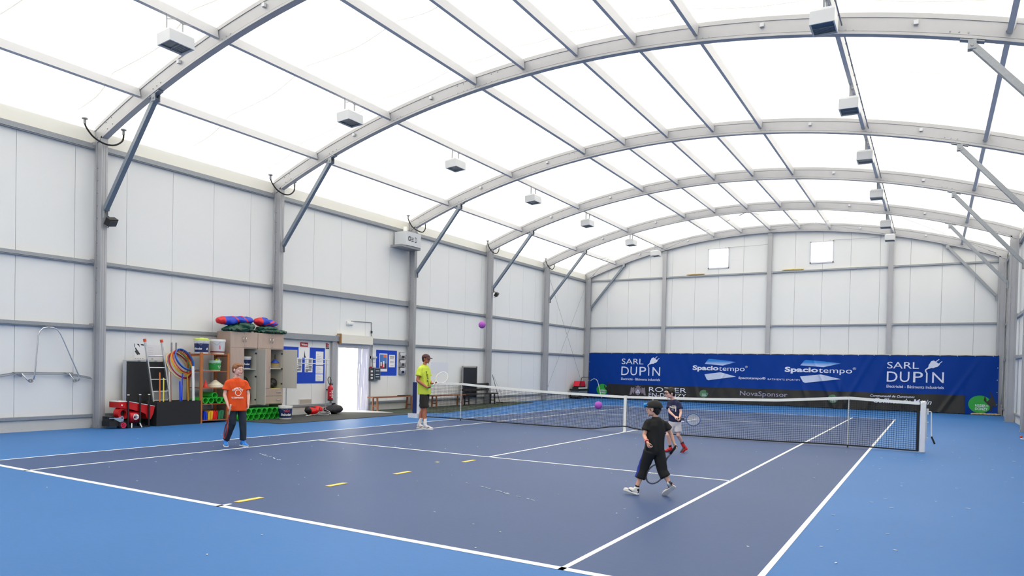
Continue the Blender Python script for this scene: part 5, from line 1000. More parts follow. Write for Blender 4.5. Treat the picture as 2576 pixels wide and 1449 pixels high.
# ---- high on the columns: floodlight projectors, heater box, drain hoses
for (y, z, lab) in ((-7.77, 4.66, 'first'), (8.72, 4.65, 'fourth')):
    t = thing('spotlight', 'black spotlight on the %s left column below the brace' % lab, 'spotlight', (-9.3, y, z), 'black spotlights'); R = Matrix.Rotation(R_(35), 3, 'Y') @ Matrix.Rotation(R_(20), 3, 'Z'); mb = MB(); mb.cb((-9.27, y+.02, z-.02), (.12, .24, .17), R); mb.build('housing', 'black', t); mb = MB(); mb.cb((-9.25+.04, y+.03, z-.06), (.02, .20, .13), R); mb.build('lens', 'dark', t)
    mb = MB(); mb.tube([(XL+.02, y, z+.06), (XL+.08, y, z+.1), (-9.28, y, z+.05)], .012, 6); mb.tube([(XL+.02, y-.03, z-.12), (-9.32, y-.02, z-.16), (-9.28, y, z-.08)], .006, 6); mb.build('bracket', 'black', t)
t = thing('heater_box', 'light grey heating unit mounted at the top of the third left column', 'heater', (-9.2, 2.8, 5.7)); mb = MB(); mb.box((-9.66, 2.52, 5.74), (-9.14, 3.34, 6.22)); mb.build('casing', mat('heater_casing', (206, 210, 216), .45), t)
mb = MB(); mb.box((-9.66, 2.30, 5.66), (-9.16, 3.35, 5.735)); mb.build('drip_tray', 'grey', t); mb = MB(); mb.cyl((-9.5, 2.9, 6.2), (-9.5, 2.9, 6.45), .08, 14); mb.build('flue', 'white', t)
text_on('lettering', 'CI', (-9.135, 2.62, 5.90), (0, 1, 0), (0, 0, 1), .14, .16, mt('ink'), t, bold=.03); 
for k in range(3): mb = MB(); mb.box((-9.138, 2.80, 5.905+.055*k), (-9.132, 2.92, 5.925+.055*k)); mb.build('logo_bar', 'ink', t)
text_on('lettering', 'D', (-9.135, 3.0, 5.88), (0, 1, 0), (0, 0, 1), .10, .19, mt('ink'), t)
for i in range(1, 6):
    y = FR[i]-FW/2; z = 6.72; mb = MB(); x = -9.40
    P = [(x, y-.46, z+.02), (x+.02, y-.44, z-.10), (x+.06, y-.30, z-.28), (x+.09, y-.08, z-.37), (x+.08, y+.16, z-.34), (x+.05, y+.36, z-.18), (x+.02, y+.40, z+.02)]
    if i == 3: P = [(p[0], p[1]-.05 if p[1] < y else p[1]+.06, p[2]+(.04 if p[1] < y else 0)) for p in P]
    # smooth the hose path
    Q = []
    for a in range(len(P)-1):
        p0, p1, p2, p3 = V(P[max(0, a-1)]), V(P[a]), V(P[a+1]), V(P[min(len(P)-1, a+2)])
        for s in range(5):
            u = s/5; Q.append(.5*((2*p1)+(p2-p0)*u+(2*p0-5*p1+4*p2-p3)*u*u+(3*p1-p0-3*p2+p3)*u**3))
    Q.append(V(P[-1])); t = thing('drain_hose', 'black U-shaped hose hanging from the roof at the %s left column' % ORD[i-1], 'hose', (x, y, z-.4), 'roof drain hoses'); mb.tube(Q, .019, 8); mb.build('hose', 'rubber', t, smooth=True)
    for p in (P[0], P[-1]): mb = MB(); mb.cyl((p[0], p[1], p[2]-.05), (p[0], p[1], p[2]+.06), .028, 10); mb.cyl((p[0], p[1], p[2]+.05), (p[0], p[1], p[2]+.075), .06, 14); mb.build('fitting', 'grey', t)
# ================================================================ people
def evalmesh(mb, voxel, smooth=3, fac=.5):
    me = bpy.data.meshes.new('tmp'); me.from_pydata([tuple(p) for p in mb.v], [], mb.f); o = bpy.data.objects.new('tmp', me); COL.objects.link(o)
    bm = bmesh.new(); bm.from_mesh(me); bmesh.ops.recalc_face_normals(bm, faces=bm.faces); bm.to_mesh(me); bm.free()
    r = o.modifiers.new('r', 'REMESH'); r.mode = 'VOXEL'; r.voxel_size = voxel
    if smooth: s_ = o.modifiers.new('s', 'SMOOTH'); s_.iterations = smooth; s_.factor = fac
    bpy.context.view_layer.update(); m2 = o.evaluated_get(bpy.context.evaluated_depsgraph_get()).to_mesh()
    vv = [v.co.copy() for v in m2.vertices]; ff = [list(p.vertices) for p in m2.polygons]; bpy.data.objects.remove(o); return vv, ff
def rawobj(name, vv, ff, m, parent, smooth=True, mi=None):
    me = bpy.data.meshes.new(name); me.from_pydata([tuple(p) for p in vv], [], ff)
    for x in (m if isinstance(m, (list, tuple)) else [m]): me.materials.append(mt(x) if isinstance(x, str) else x)
    if mi: me.polygons.foreach_set('material_index', mi)
    bm = bmesh.new(); bm.from_mesh(me); bmesh.ops.recalc_face_normals(bm, faces=bm.faces); bm.to_mesh(me); bm.free()
    if smooth: me.polygons.foreach_set('use_smooth', [True]*len(me.polygons))
    o = bpy.data.objects.new(name, me); COL.objects.link(o); o.parent = parent; return o
def wrinkle(vv, ff, amp, f, seed, zfac=.45):
    # cloth folds: noise displacement along the outward normal
    me = bpy.data.meshes.new('t'); me.from_pydata([tuple(v) for v in vv], [], ff); N_ = [v.normal.copy() for v in me.vertices]; bpy.data.meshes.remove(me)
    return [v+n*amp*(1-2*abs(noise.noise(V((v.x*f, v.y*f, v.z*f*zfac+v.x*f*.5+seed))))) for v, n in zip(vv, N_)]
def head_axes(F):
    F = V(F).normalized(); R = F.cross(V((0, 0, 1))).normalized(); U = R.cross(F); return R, F, U
def add_head(mb, c, F, u):
    R, F, U = head_axes(F); A = Matrix((R, F, U)).transposed(); c = V(c); P = lambda r, f, z: c+(R*r+F*f+U*z)*u
    E = lambda r, f, z, rad: mb.ball(P(r, f, z), [x*u for x in rad], 24, 16, A)
    E(0, -.008, .022, (.074, .092, .088)); E(0, .014, -.034, (.062, .066, .068)); E(0, .056, -.088, (.026, .022, .019))
    for s in (-1, 1):
        E(s*.036, .012, -.062, (.022, .042, .028)); E(s*.034, .052, -.026, (.024, .020, .024)); E(s*.078, -.012, -.006, (.009, .019, .031)); E(s*.010, .096, -.030, (.008, .009, .007)); E(s*.03, .078, .030, (.026, .014, .008))
    mb.cap(P(0, .086, .012), P(0, .100, -.024), .007*u, .0105*u, 12); E(0, .076, -.054, (.026, .012, .018)); E(0, .066, .050, (.045, .020, .035))
def add_hand(mb, w, d, pn, side, s, curl=(40, 45, 40), thumb=35, spread=0):
    """w wrist, d direction of the hand, pn palm normal, side = +1/-1 thumb side along pn x d"""
    w = V(w); d = V(d).normalized(); pn = V(pn); pn = (pn-d*pn.dot(d)).normalized(); L = pn.cross(d)
    A = Matrix((L, d, pn)).transposed(); mb.ball(w+d*.050*s, (.040*s, .052*s, .017*s), 18, 12, A); mb.ball(w+d*.03*s+L*side*.022*s, (.020*s, .032*s, .018*s), 12, 8, A)
    for k in range(4):
        o = (1.5-k)*.0205*side; ln_ = (.070, .078, .072, .056)[k]*s; p = w+d*(.090-.004*abs(1.5-k))*s+L*o*s; r = .0085*s; ang = 0; dd = d
        for q, (fr, cu) in enumerate(zip((.45, .31, .24), curl)):
            ang += R_(cu+4*k); dd = (d*math.cos(ang)+pn*math.sin(ang)+L*o*spread).normalized(); p2 = p+dd*ln_*fr; mb.cap(p, p2, r, r*.9, 8); p = p2; r *= .9
    p = w+d*.028*s+L*side*.030*s; a = R_(thumb); dd = (d*.75+L*side*.6+pn*math.sin(a)*.5).normalized(); p2 = p+dd*.040*s; mb.cap(p, p2, .0115*s, .010*s, 8)
    dd = (dd+d*.5+pn*math.sin(a)*.6-L*side*.35).normalized(); mb.cap(p2, p2+dd*.032*s, .0095*s, .008*s, 8)
def shoe(parent, heel, toe, s, mats, up=V((0, 0, 1)), an=None):
    heel = V(heel); toe = V(toe); d = (toe-heel).normalized(); L = (toe-heel).length; r = d.cross(up).normalized(); u = r.cross(d)
    sole = MB(); out = []
    for a, b in ((0, .55), (.04, .85), (.25, .82), (.45, .80), (.65, 1.0), (.82, .95), (.94, .68), (1.0, .22)): out.append((a, b))
    w = .047*s
    poly = [heel+d*L*a+r*w*b for a, b in out]+[heel+d*L*a-r*w*b*.95 for a, b in out[::-1]]
    sole.prism(poly, u*.028*s); vv, ff = evalmesh(sole, .006, 1)
    rawobj('shoe_sole', vv, ff, mats[1], parent)
    mb = MB(); A = Matrix((r, d, u)).transposed(); q = lambda a, z, x=0: heel+d*L*a+u*z*s+r*x*s
    mb.ball(q(.20, .055), (.036*s, .05*s, .045*s), 18, 12, A); mb.ball(q(.44, .050), (.038*s, .080*s, .042*s), 18, 12, A); mb.cap(q(.30, .06), V(an)-u*.012*s, .042*s, .043*s, 16); mb.ball(q(.72, .034), (.042*s, .075*s, .027*s), 18, 12, A); mb.cap(q(.20, .05), q(.22, .085), .036*s, .034*s)
    vv, ff = evalmesh(mb, .006, 2); z0 = (heel+u*.02*s)
    mi = []
    for f in ff:
        c = sum((vv[k] for k in f), V((0, 0, 0)))/len(f)-heel; a = c.dot(d)/L; z = c.dot(u)/s; x = c.dot(r)/s
        mi.append(1 if (abs(x) > .026 and abs(z-.035-.10*(a-.45)) < .009 and .2 < a < .75) or a < .06 else 0)
    sh = rawobj('shoe', vv, ff, [mats[0], mats[2]], parent, mi=mi)
    mb = MB()
    for k in range(5): a = .38+.075*k; z = .095-.010*k; mb.tube([q(a, z-.012, -.02), q(a, z, 0), q(a, z-.012, .02)], .0035*s, 6)
    mb2 = MB(); mb2.add(mb.v, mb.f); rawobj('laces', mb2.v, mb2.f, mats[3], sh)
def person(cfg):
    t = thing('person', cfg['label'], 'person', (cfg['at'][0], cfg['at'][1], 0)); t.rotation_euler = (0, 0, R_(cfg['yaw'])); k = cfg['k']; J = {a: V(b) for a, b in cfg['J'].items()}
    hc = J['head']; F = V(cfg['face']).normalized(); u = cfg['u']; R, F, U = head_axes(F); tF = V(cfg['front']).normalized(); tL = V((0, 0, 1)).cross(tF).normalized()   # his left
    skin = cfg['skin']; b = MB(); add_head(b, hc, F, u)
    nb = (J['shL']+J['shR'])/2+V((0, 0, .045*k)); b.cap(hc-U*.06*u-F*.018*u, nb, .044*u, .050*k, 18)
    hip = (J['hipL']+J['hipR'])/2; chest = (J['shL']+J['shR'])/2-V((0, 0, .10*k))
    b.cap(chest, hip, .10*k, .10*k); b.cap(J['shL']-V((0, 0, .02*k)), J['shR']-V((0, 0, .02*k)), .036*k, .036*k); b.cap(J['hipL'], J['hipR'], .085*k, .085*k)
    am = cfg.get('arm', 1)
    for s in 'LR':
        sh, el, wr = J['sh'+s], J['el'+s], J['wr'+s]
        b.cap(sh, el, .050*k*am, .038*k*am, 14); m = el.lerp(wr, .3); b.cap(el, m, .038*k*am, .039*k*am, 14); b.cap(m, wr, .039*k*am, .026*k*am, 14)
        h = cfg['hand'+s]; add_hand(b, wr, h[0], h[1], h[2], cfg['hs'], h[3], h[4], h[5] if len(h) > 5 else 0)
        hp, kn, an = J['hip'+s], J['kn'+s], J['an'+s]; b.cap(hp, kn, .082*k, .054*k, 16); m = kn.lerp(an, .30)-tF*.012*k; b.cap(kn, m, .052*k, .056*k, 16); b.cap(m, an, .056*k, .036*k, 14); b.cap(an, an.lerp(J['heel'+s], .45), .034*k, .03*k)
    vv, ff = evalmesh(b, cfg.get('vox', .0045), 3); rawobj('body', vv, ff, skin, t)
    # face
    P = lambda r, f, z: hc+(R*r+F*f+U*z)*u
    A = Matrix((R, F, U)).transposed()
    for s in (-1, 1):
        mb = MB(); mb.ball(P(s*.030, .0745, .006), (.0135*u, .010*u, .0070*u), 14, 10, A); e = rawobj('eye', mb.v, mb.f, mat('eye_white', (232, 230, 226), .3), t)
        mb = MB(); mb.ball(P(s*.030, .0822, .006), (.006*u, .004*u, .0060*u), 12, 8, A); rawobj('iris', mb.v, mb.f, mat('iris_brown', (44, 34, 30), .3), e)
        mb = MB(); mb.cap(P(s*.014, .092, .030), P(s*.034, .088, .036), .0035*u, .004*u, 8); mb.cap(P(s*.034, .088, .036), P(s*.052, .070, .028), .004*u, .0025*u, 8); v2, f2 = evalmesh(mb, .0025, 1); rawobj('eyebrow', v2, f2, cfg['hairm'], t)
    mb = MB(); o_ = cfg.get('mouth', 0)
    mb.cap(P(-.019, .083, -.050), P(.019, .083, -.050), .0045*u, .0045*u, 8); mb.cap(P(-.016, .0825, -.059-o_), P(.016, .0825, -.059-o_), .005*u, .005*u, 8); v2, f2 = evalmesh(mb, .0025, 1); m_ = rawobj('lips', v2, f2, cfg['lip'], t)
    if o_: mb = MB(); mb.ball(P(0, .0875, -.056-o_*.5), (.010*u, .003*u, o_*.8*u), 12, 8, A); rawobj('mouth_opening', mb.v, mb.f, mat('mouth_dark', (70, 24, 24), .6), m_)
    # hair
    mb = MB(); hm = cfg['hair']
    if cfg.get('hat'): mb.ball(P(0, -.026, .012), (.080*u, .086*u, .070*u), 28, 18, A)
    else: mb.ball(P(0, -.018, .036), (.083*u, .094*u, .090*u), 28, 18, A)
    for (r, f, z, rad) in hm: mb.ball(P(r, f, z), [x*u for x in rad], 16, 12, A)
    v2, f2 = evalmesh(mb, .006, 2)
    v2 = [v+noise.noise_vector(V((v.x*90, v.y*90, v.z*40)))*.005*u+noise.noise_vector(v*24)*.005*u for v in v2]
    rawobj('hair', v2, f2, cfg['hairm'], t)
    # shirt
    sw = cfg['shirt']; hem = sw['hem']; mb = MB(); hL = (J['hipL']-J['hipR']); hL.z = 0; hL.normalize(); sL = (J['shL']-J['shR']); swid = sL.length/2; sL.normalize(); sF = V((0, 0, 1)).cross(sL)*-1
    if sF.dot(tF) < 0: sF = -sF
    ms = (J['shL']+J['shR'])/2; hc2 = hip.copy(); hc2.z = hem; hc2 += V(sw.get('hemoff', (0, 0, 0))); hF = sF
    rr = []
    for q in (0, .02, .2, .4, .6, .75, .86):
        c = hc2.lerp(ms, q); l = hL.lerp(sL, q).normalized(); f = V((0, 0, 1)).cross(l); f = f if f.dot(tF) > 0 else -f
        rx = (sw['wh']*(1-q)+(swid+.015*k)*q); ry = sw['dh']*(1-q)+sw['dc']*q
        rr.append((c+f*sw.get('belly', 0)*math.sin(PI*q), l*rx, f*ry))
    c = ms; rr.append((c+V((0, 0, .012*k)), sL*(swid+.02*k)*.84, sF*sw['dc']*.86)); rr.append((c+V((0, 0, .045*k)), sL*swid*.66, sF*sw['dc']*.72)); rr.append((c+V((0, 0, .075*k)), sL*.085*k, sF*.070*k)); rr.append((c+V((0, 0, .092*k)), sL*.062*k, sF*.058*k))
    mb.rings(rr, 28)
    for s in 'LR':
        sh, el = J['sh'+s], J['el'+s]; e = sh.lerp(el, sw['sl']); ins = sh.lerp(ms, .35); mb.cap(ins, sh-V((0, 0, .012*k)), .066*k, .058*k, 16); mb.tube([sh.lerp(el, .04), sh.lerp(el, sw['sl']*.5), e], [.060*k, .066*k, .072*k*sw.get('slw', 1)], 18)
    vv, ff = evalmesh(mb, .008, 3); vv = wrinkle(vv, ff, .007*k+.002, 9/k**.5, cfg['at'][0]); shirt = rawobj('tshirt', vv, ff, sw['m'], t)
    from mathutils.bvhtree import BVHTree
    bvh = BVHTree.FromPolygons(vv, ff)
    mb = MB(); mb.tube([ms+V((0, 0, .096*k))+sL*.066*k*math.cos(a*PI/12)+sF*(.063*k*math.sin(a*PI/12)) - V((0, 0, .012*k))*max(0, math.sin(a*PI/12)) for a in range(24)], .006*k, 6, closed=True); rawobj('collar', mb.v, mb.f, sw.get('collar', sw['m']), shirt)
    def onshirt(p, d):
        h = bvh.ray_cast(p+d*-.6, d)[0]; return (h-d*.004) if h is not None else p
    cfg['onshirt'] = onshirt; cfg['shirt_o'] = shirt
    # shorts / trousers
    pw_ = cfg['pants']; mb = MB(); top = pw_['top']; hc3 = hip.copy()
    mb.rings([((hc3.x, hc3.y, top), hL*pw_['w'], tF*pw_['d']), ((hc3.x, hc3.y, top-.03*k), hL*pw_['w'], tF*pw_['d']), ((hc3.x, hc3.y, hip.z), hL*pw_['w']*1.04, tF*pw_['d']*1.04), ((hc3.x, hc3.y, hip.z-.07*k), hL*pw_['w']*.96, tF*pw_['d']*.9)], 24)
    for s in 'LR':
        hp, kn, an = J['hip'+s], J['kn'+s], J['an'+s]; r0, r1, r2 = pw_['r']
        if pw_['len'] <= 1: e = hp.lerp(kn, pw_['len']); mb.tube([hp, hp.lerp(e, .5), e], [r0, (r0+r1)/2, r1], 20)
        else: e = kn.lerp(an, pw_['len']-1); mb.tube([hp, hp.lerp(kn, .5), kn, kn.lerp(e, .5), e], [r0, (r0+r1)/2, r1, (r1+r2)/2, r2], 20)
    vv, ff = evalmesh(mb, .008, 3); vv = wrinkle(vv, ff, .006*k+.002, 10/k**.5, 3); mi = None
    if pw_.get('stripe'): mi = [1 if pw_['stripe'](sum((vv[q] for q in f), V((0, 0, 0)))/len(f)) else 0 for f in ff]
    rawobj(pw_['name'], vv, ff, pw_['m'], t, mi=mi)
    for s in 'LR':
        shoe(t, J['heel'+s], J['toe'+s], cfg['ss'], cfg['shoes'], V(cfg.get('up'+s, (0, 0, 1))), J['an'+s])
        an, kn = J['an'+s], J['kn'+s]
        if cfg.get('sock'): m_, hgt = cfg['sock']; mb = MB(); mb.tube([an.lerp(J['heel'+s], .5), an, an.lerp(kn, hgt)], [.038*k, .040*k, .047*k], 14); vv, ff = evalmesh(mb, .007, 2); rawobj('sock', vv, ff, m_, t)
    t['_'] = 0; del t['_']
    M_ = Matrix.Translation(t.location) @ Matrix.Rotation(R_(cfg['yaw']), 4, 'Z'); cfg['M'] = M_; cfg['t'] = t; cfg['P'] = P; cfg['A'] = A; cfg['HA'] = (R, F, U)
    return cfg
def shirt_text(c, s, center, right, w, h, d, m, up_=(0, 0, 1), arc=0, bold=.04, name='lettering', **k):
    vs, fs = text2d(s, bold, k.get('shear', 0), k.get('space', 1)); R = V(right).normalized(); U = V(up_); ctr = V(center); d = V(d).normalized(); P = []
    for x, y in vs:
        if arc: a = (x-.5)*w/arc; p = ctr+U*(-arc)+(R*math.sin(a)+U*math.cos(a))*(arc+(y-.5)*h)
        else: p = ctr+R*(x-.5)*w+U*(y-.5)*h
        P.append(p)
    P, fs = fine_map(P, fs, .03, lambda p: c['onshirt'](p, d)); return rawobj(name, P, fs, m, c['shirt_o'], smooth=False)
def shirt_ring(c, center, right, ro, ri, d, m, name='print_ring'):
    R = V(right).normalized(); U = V((0, 0, 1)); ctr = V(center); d = V(d).normalized(); vs = []; n = 32
    for r in (ro, ri): vs += [c['onshirt'](ctr+R*math.cos(a*2*PI/n)*r+U*math.sin(a*2*PI/n)*r, d) for a in range(n)]
    rawobj(name, vs, [[a, (a+1) % n, n+(a+1) % n, n+a] for a in range(n)], m, c['shirt_o'], smooth=False)
def cap_hat(c, m, brimd, dz=.0, brim=True, sc=1.):
    P, A, (R, F, U) = c['P'], c['A'], c['HA']; u = c['u']; t = c['t']; mb = MB(); B = V(brimd).normalized(); mb.ball(P(0, -.012, .036+dz), (.090*u*sc, .104*u*sc, .088*u*sc), 28, 16, A)
    vs = []; 
    for v in mb.v:
        q = (v-c['J_head']).dot(U)/u; 
        if q < .030+dz: v = v+U*(.030+dz-q)*u
        vs.append(v)
    mb.v = vs; vv, ff = evalmesh(mb, .005, 1); h = rawobj('cap', vv, ff, m, t)
    if brim:
        n = 10; top = []; Lr = U.cross(B)
        for i in range(n+1): a = -PI/2*.72+PI*.72*i/n; top.append((a, .094, .162))
        vs = []; fs = []
        for a, r0, r1 in top:
            for r, z in ((r0, .036), (r1, .016+.014*abs(math.sin(a))*-1)):
                dirn = B*math.cos(a)+Lr*math.sin(a); rr_ = r if r == r0 else r0+(r1-r0)*math.cos(a*.95)**.6; p = c['J_head']+(dirn*rr_+U*(z+dz))*u
                vs += [p, p+U*.004*u]
        for i in range(n): o = i*4; fs += [[o, o+2, o+6, o+4], [o+1, o+5, o+7, o+3], [o+2, o+3, o+7, o+6]]
        rawobj('brim', vs, fs, m, h)
    return h
white_sole = mat('shoe_sole_white', (226, 226, 224), .5)
# ---- coach
C1 = dict(label='man in lime T-shirt, black shorts and dark cap holding a racket by the net', at=(-4.10, -2.85), yaw=37.3, k=1., u=1.0, hs=1.0, ss=1.12, face=(.93, -.36, -.05), front=(.86, -.5, 0), skin=mat('skin_tanned', (176, 108, 82), .55), lip=mat('lips_tanned', (150, 78, 66), .5),
 hairm=mat('hair_dark_brown', (52, 36, 28), .7), hat=True, hair=[(0, -.06, -.03, (.06, .04, .05))],
 J=dict(head=(.005, 0, 1.725), shR=(-.145, -.150, 1.485), shL=(.045, .155, 1.49), elR=(-.20, -.21, 1.20), wrR=(.035, -.245, 1.035), elL=(.075, .17, 1.20), wrL=(.155, -.03, 1.125),
  hipL=(.01, .085, .90), hipR=(-.055, -.085, .90), knR=(-.015, -.11, .50), knL=(-.045, .09, .50), anR=(.005, -.13, .115), anL=(-.135, .11, .125), heelR=(-.035, -.10, 0), toeR=(.20, -.22, 0), heelL=(-.195, .13, .0), toeL=(.04, .0, .0)),
 handR=((.85, .45, -.05), (-.1, .4, .9), -1, (62, 70, 50), 50), handL=((.8, -.35, .1), (-.1, .2, .9), 1, (30, 35, 30), 20, .6),
 shirt=dict(hem=.86, wh=.185, dh=.15, dc=.125, sl=.62, slw=1.12, m=mat('lime_tshirt', (196, 216, 70), .8), collar='lime_tshirt'), pants=dict(name='shorts', top=.95, w=.155, d=.115, r=(.092, .112, .1), len=.90, m=mat('black_shorts', (24, 24, 22), .8)),
 shoes=(mat('shoe_pale_grey', (206, 202, 206), .55), white_sole, mat('shoe_dark_logo', (70, 64, 70), .5), mat('lace_white', (224, 224, 224), .7)), sock=(mat('sock_white', (236, 236, 234), .85), .40))
C1['J_head'] = V(C1['J']['head']); c = person(C1); cap_hat(c, mat('cap_burgundy', (74, 40, 46), .75), (.93, -.36, 0), sc=1.03)
R1 = V((.5, .86, 0)); ink = mt('ink')
for s, z, w, x in (('T', 1.395, .055, -.03), ('E', 1.325, .05, -.01), ('N', 1.255, .055, .0), ('N', 1.185, .055, -.005), ('I', 1.125, .02, .015), ('S', 1.07, .055, .01)):
    shirt_text(c, s, V((.10, -.13, z))+R1*(x-.02), R1, w, .055, (-.86, .5, 0), ink, bold=.03)
Wm = c['M']; 
def WV(m, p): return m @ V(p)
def WD(m, p): return m.to_3x3() @ V(p)
racket('tennis_racket', 'white racket with green grip held by the man in the lime shirt', WV(Wm, (.045, -.235, .985)), WV(Wm, (.395, -.10, 1.275)), WD(Wm, (.1, -1, .15)), (.125, .165), 'white', mat('grip_green', (60, 200, 130), .6), .16)
# ---- boy in orange
C2 = dict(label='boy in orange T-shirt and dark jeans standing in front of the shelves', at=(-4.42, -8.17), yaw=51.7, k=.84, u=.98, hs=.86, ss=.98, face=(.74, -.66, -.02), front=(.30, -.95, 0), skin=mat('skin_fair', (232, 184, 168), .55), lip=mat('lips_pink', (204, 112, 104), .5), mouth=.008,
 hairm=mat('hair_auburn', (134, 88, 58), .75), hair=[(0, .048, .082, (.066, .042, .030)), (.02, .068, .068, (.035, .022, .016)), (-.03, .068, .070, (.03, .02, .018)), (-.05, -.02, .045, (.04, .06, .05)), (.05, -.02, .045, (.04, .06, .05)), (0, -.07, -.02, (.06, .035, .05)), (-.03, .06, .075, (.03, .03, .02))],
 J=dict(head=(.025, 0, 1.415), shR=(-.135, -.01, 1.185), shL=(.15, .06, 1.185), elR=(-.195, -.03, .95), wrR=(-.135, -.10, .765), elL=(.215, .05, .955), wrL=(.215, -.02, .785),
  hipL=(.095, .01, .76), hipR=(-.045, -.02, .76), knR=(-.06, -.05, .42), knL=(.125, -.02, .42), anR=(-.165, .06, .105), anL=(.135, .0, .10), heelR=(-.175, .10, .0), toeR=(-.145, -.14, 0), heelL=(.10, .05, 0), toeL=(.21, -.155, 0)),
 handR=((.25, -.25, -.9), (.9, -.2, .2), 1, (60, 70, 45), 40), handL=((.0, -.25, -1), (-.9, -.3, 0), -1, (28, 35, 25), 20, .3),
 shirt=dict(hem=.66, wh=.168, dh=.125, dc=.10, sl=.62, slw=1.25, m=mat('orange_tshirt', (216, 72, 6), .8), collar=mat('collar_pale', (236, 200, 190), .8)), pants=dict(name='jeans', top=.80, w=.125, d=.09, r=(.078, .060, .054), len=1.95, m=mat('dark_jeans', (30, 42, 58), .8)),
 shoes=(mat('shoe_bright_blue', (30, 128, 226), .5), white_sole, mat('shoe_blue_pale', (120, 180, 236), .5), mat('lace_blue', (60, 150, 236), .7)))
C2['J_head'] = V(C2['J']['head']); c = person(C2); rr_ = V((.95, .30, 0)); dd_ = (-.30, .95, 0); pw2 = mat('print_cream', (244, 236, 230), .7); fc = V((.045, -.12, 0))
shirt_text(c, 'OFFICIAL', fc+V((0, 0, 1.075)), rr_, .215, .036, dd_, pw2, arc=.115); shirt_ring(c, fc+V((0, 0, .995)), rr_, .056, .046, dd_, pw2); shirt_text(c, 'U.S.MARSHAL', fc+V((-.005, 0, .905)), rr_, .21, .030, dd_, pw2); shirt_text(c, '\u2014', fc+V((0, 0, .872)), rr_, .12, .012, dd_, mat('print_dark_orange', (190, 66, 10), .8), bold=.01)
shirt_ring(c, fc+V((0, 0, .995)), rr_, .040, .034, dd_, MATS['print_dark_orange'])
Wm = c['M']; racket('tennis_racket', 'dark red racket with cream grip held by the boy in orange', WV(Wm, (-.085, -.160, .785)), WV(Wm, (-.165, -.16, .30)), WD(Wm, (1, .25, -.15)), (.10, .14), mat('racket_dark_red', (150, 26, 34), .4), mat('grip_cream', (226, 214, 186), .6), .19, 'dark')
# ---- boy in black, seen from behind
C3 = dict(label='boy in black T-shirt and dark cap walking left, back to the camera', at=(3.60, -8.30), yaw=19.0, k=.66, u=.90, hs=.72, ss=.76, face=(-.93, .36, 0), front=(-.45, .89, 0), skin=mat('skin_light', (226, 174, 150), .55), lip=MATS['lips_pink'],
 hairm=mat('hair_black', (34, 28, 26), .75), hat=True, hair=[(0, -.055, -.02, (.066, .042, .06)), (0, -.03, .03, (.082, .08, .06))], arm=.95,
 J=dict(head=(-.005, 0, 1.085), shR=(.125, .055, .915), shL=(-.065, -.055, .925), elL=(-.11, -.07, .755), wrL=(-.07, -.19, .685), elR=(.215, .09, .775), wrR=(.255, .08, .655),
  hipL=(-.035, -.02, .56), hipR=(.065, .035, .56), knL=(-.12, .02, .325), knR=(.125, .03, .315), anL=(-.185, .0, .095), anR=(.205, .0, .175), heelL=(-.165, -.02, .0), toeL=(-.355, .05, .045), heelR=(.275, -.01, .135), toeR=(.13, .06, .0)),
 upL=(.22, 0, .97), upR=(.6, 0, .75), handL=((.35, -.4, -.8), (.8, .3, -.1), -1, (45, 55, 40), 30), handR=((.35, -.1, -.9), (-.7, -.5, -.1), 1, (60, 70, 45), 40),
 shirt=dict(hem=.568, wh=.121, dh=.085, dc=.078, sl=.60, slw=1.2, m=mat('black_tshirt', (20, 20, 21), .8)), pants=dict(name='cropped_trousers', top=.66, w=.105, d=.08, r=(.078, .064, .066), len=1.50, m=[mat('black_cotton', (19, 19, 22), .8), mat('blue_side_stripe', (22, 48, 150), .7)], stripe=lambda p: p.z < .60 and p.x < .0 and p.x < -.035-(.56-p.z)*.36-.040 and abs(p.y+.005) < .032),
 shoes=(mat('shoe_white_leather', (222, 222, 220), .5), white_sole, mat('shoe_navy_detail', (40, 46, 70), .5), mat('lace_white2', (200, 204, 214), .7)), sock=(mat('sock_black', (24, 24, 26), .85), .12))
C3['J_head'] = V(C3['J']['head']); c = person(C3); h = cap_hat(c, mat('cap_black', (24, 24, 25), .8), (-.93, .36, 0), dz=-.012, sc=1.14, brim=False)
# blue sunglasses pushed up on the cap, wristband
P = c['P']; mb = MB(); A = c['A']
for s in (-1, 1): mb.ball(P(s*.034, .112, .046), (.034, .016, .030), 14, 10, A)
mb.cap(P(-.02, .116, .055), P(.02, .116, .055), .005, .005, 8); mb.cap(P(-.062, .10, .052), P(-.088, .02, .045), .004, .004, 8); mb.cap(P(.062, .10, .052), P(.088, .02, .045), .004, .004, 8)
rawobj('sunglasses', mb.v, mb.f, mat('blue_mirror', (40, 150, 230), .15), c['t'])
mb = MB(); mb.ball(P(.05, .03, .118), (.014, .014, .006), 10, 8, A); rawobj('cap_badge', mb.v, mb.f, 'paper', h)
w0 = V(C3['J']['elL']).lerp(V(C3['J']['wrL']), .72); w1 = V(C3['J']['wrL']); d_ = (w1-w0).normalized(); mb = MB(); mb.tube([w0, w0+d_*.035], [.0265, .0265], 16); rawobj('wristband', mb.v, mb.f, mat('wristband_red', (200, 70, 66), .8), c['t'])
mb = MB(); mb.tube([w0+d_*.013, w0+d_*.021], [.0272, .0272], 16); rawobj('wristband_stripe', mb.v, mb.f, 'paper', c['t'])
Wm = c['M']; racket('tennis_racket', 'grey junior racket held low by the boy in black', WV(Wm, (.285, .05, .635)), WV(Wm, (.035, .02, .275)), WD(Wm, (.25, -.95, .05)), (.095, .135), mat('racket_grey', (84, 88, 104), .4), 'black', .13, 'ltgrey')
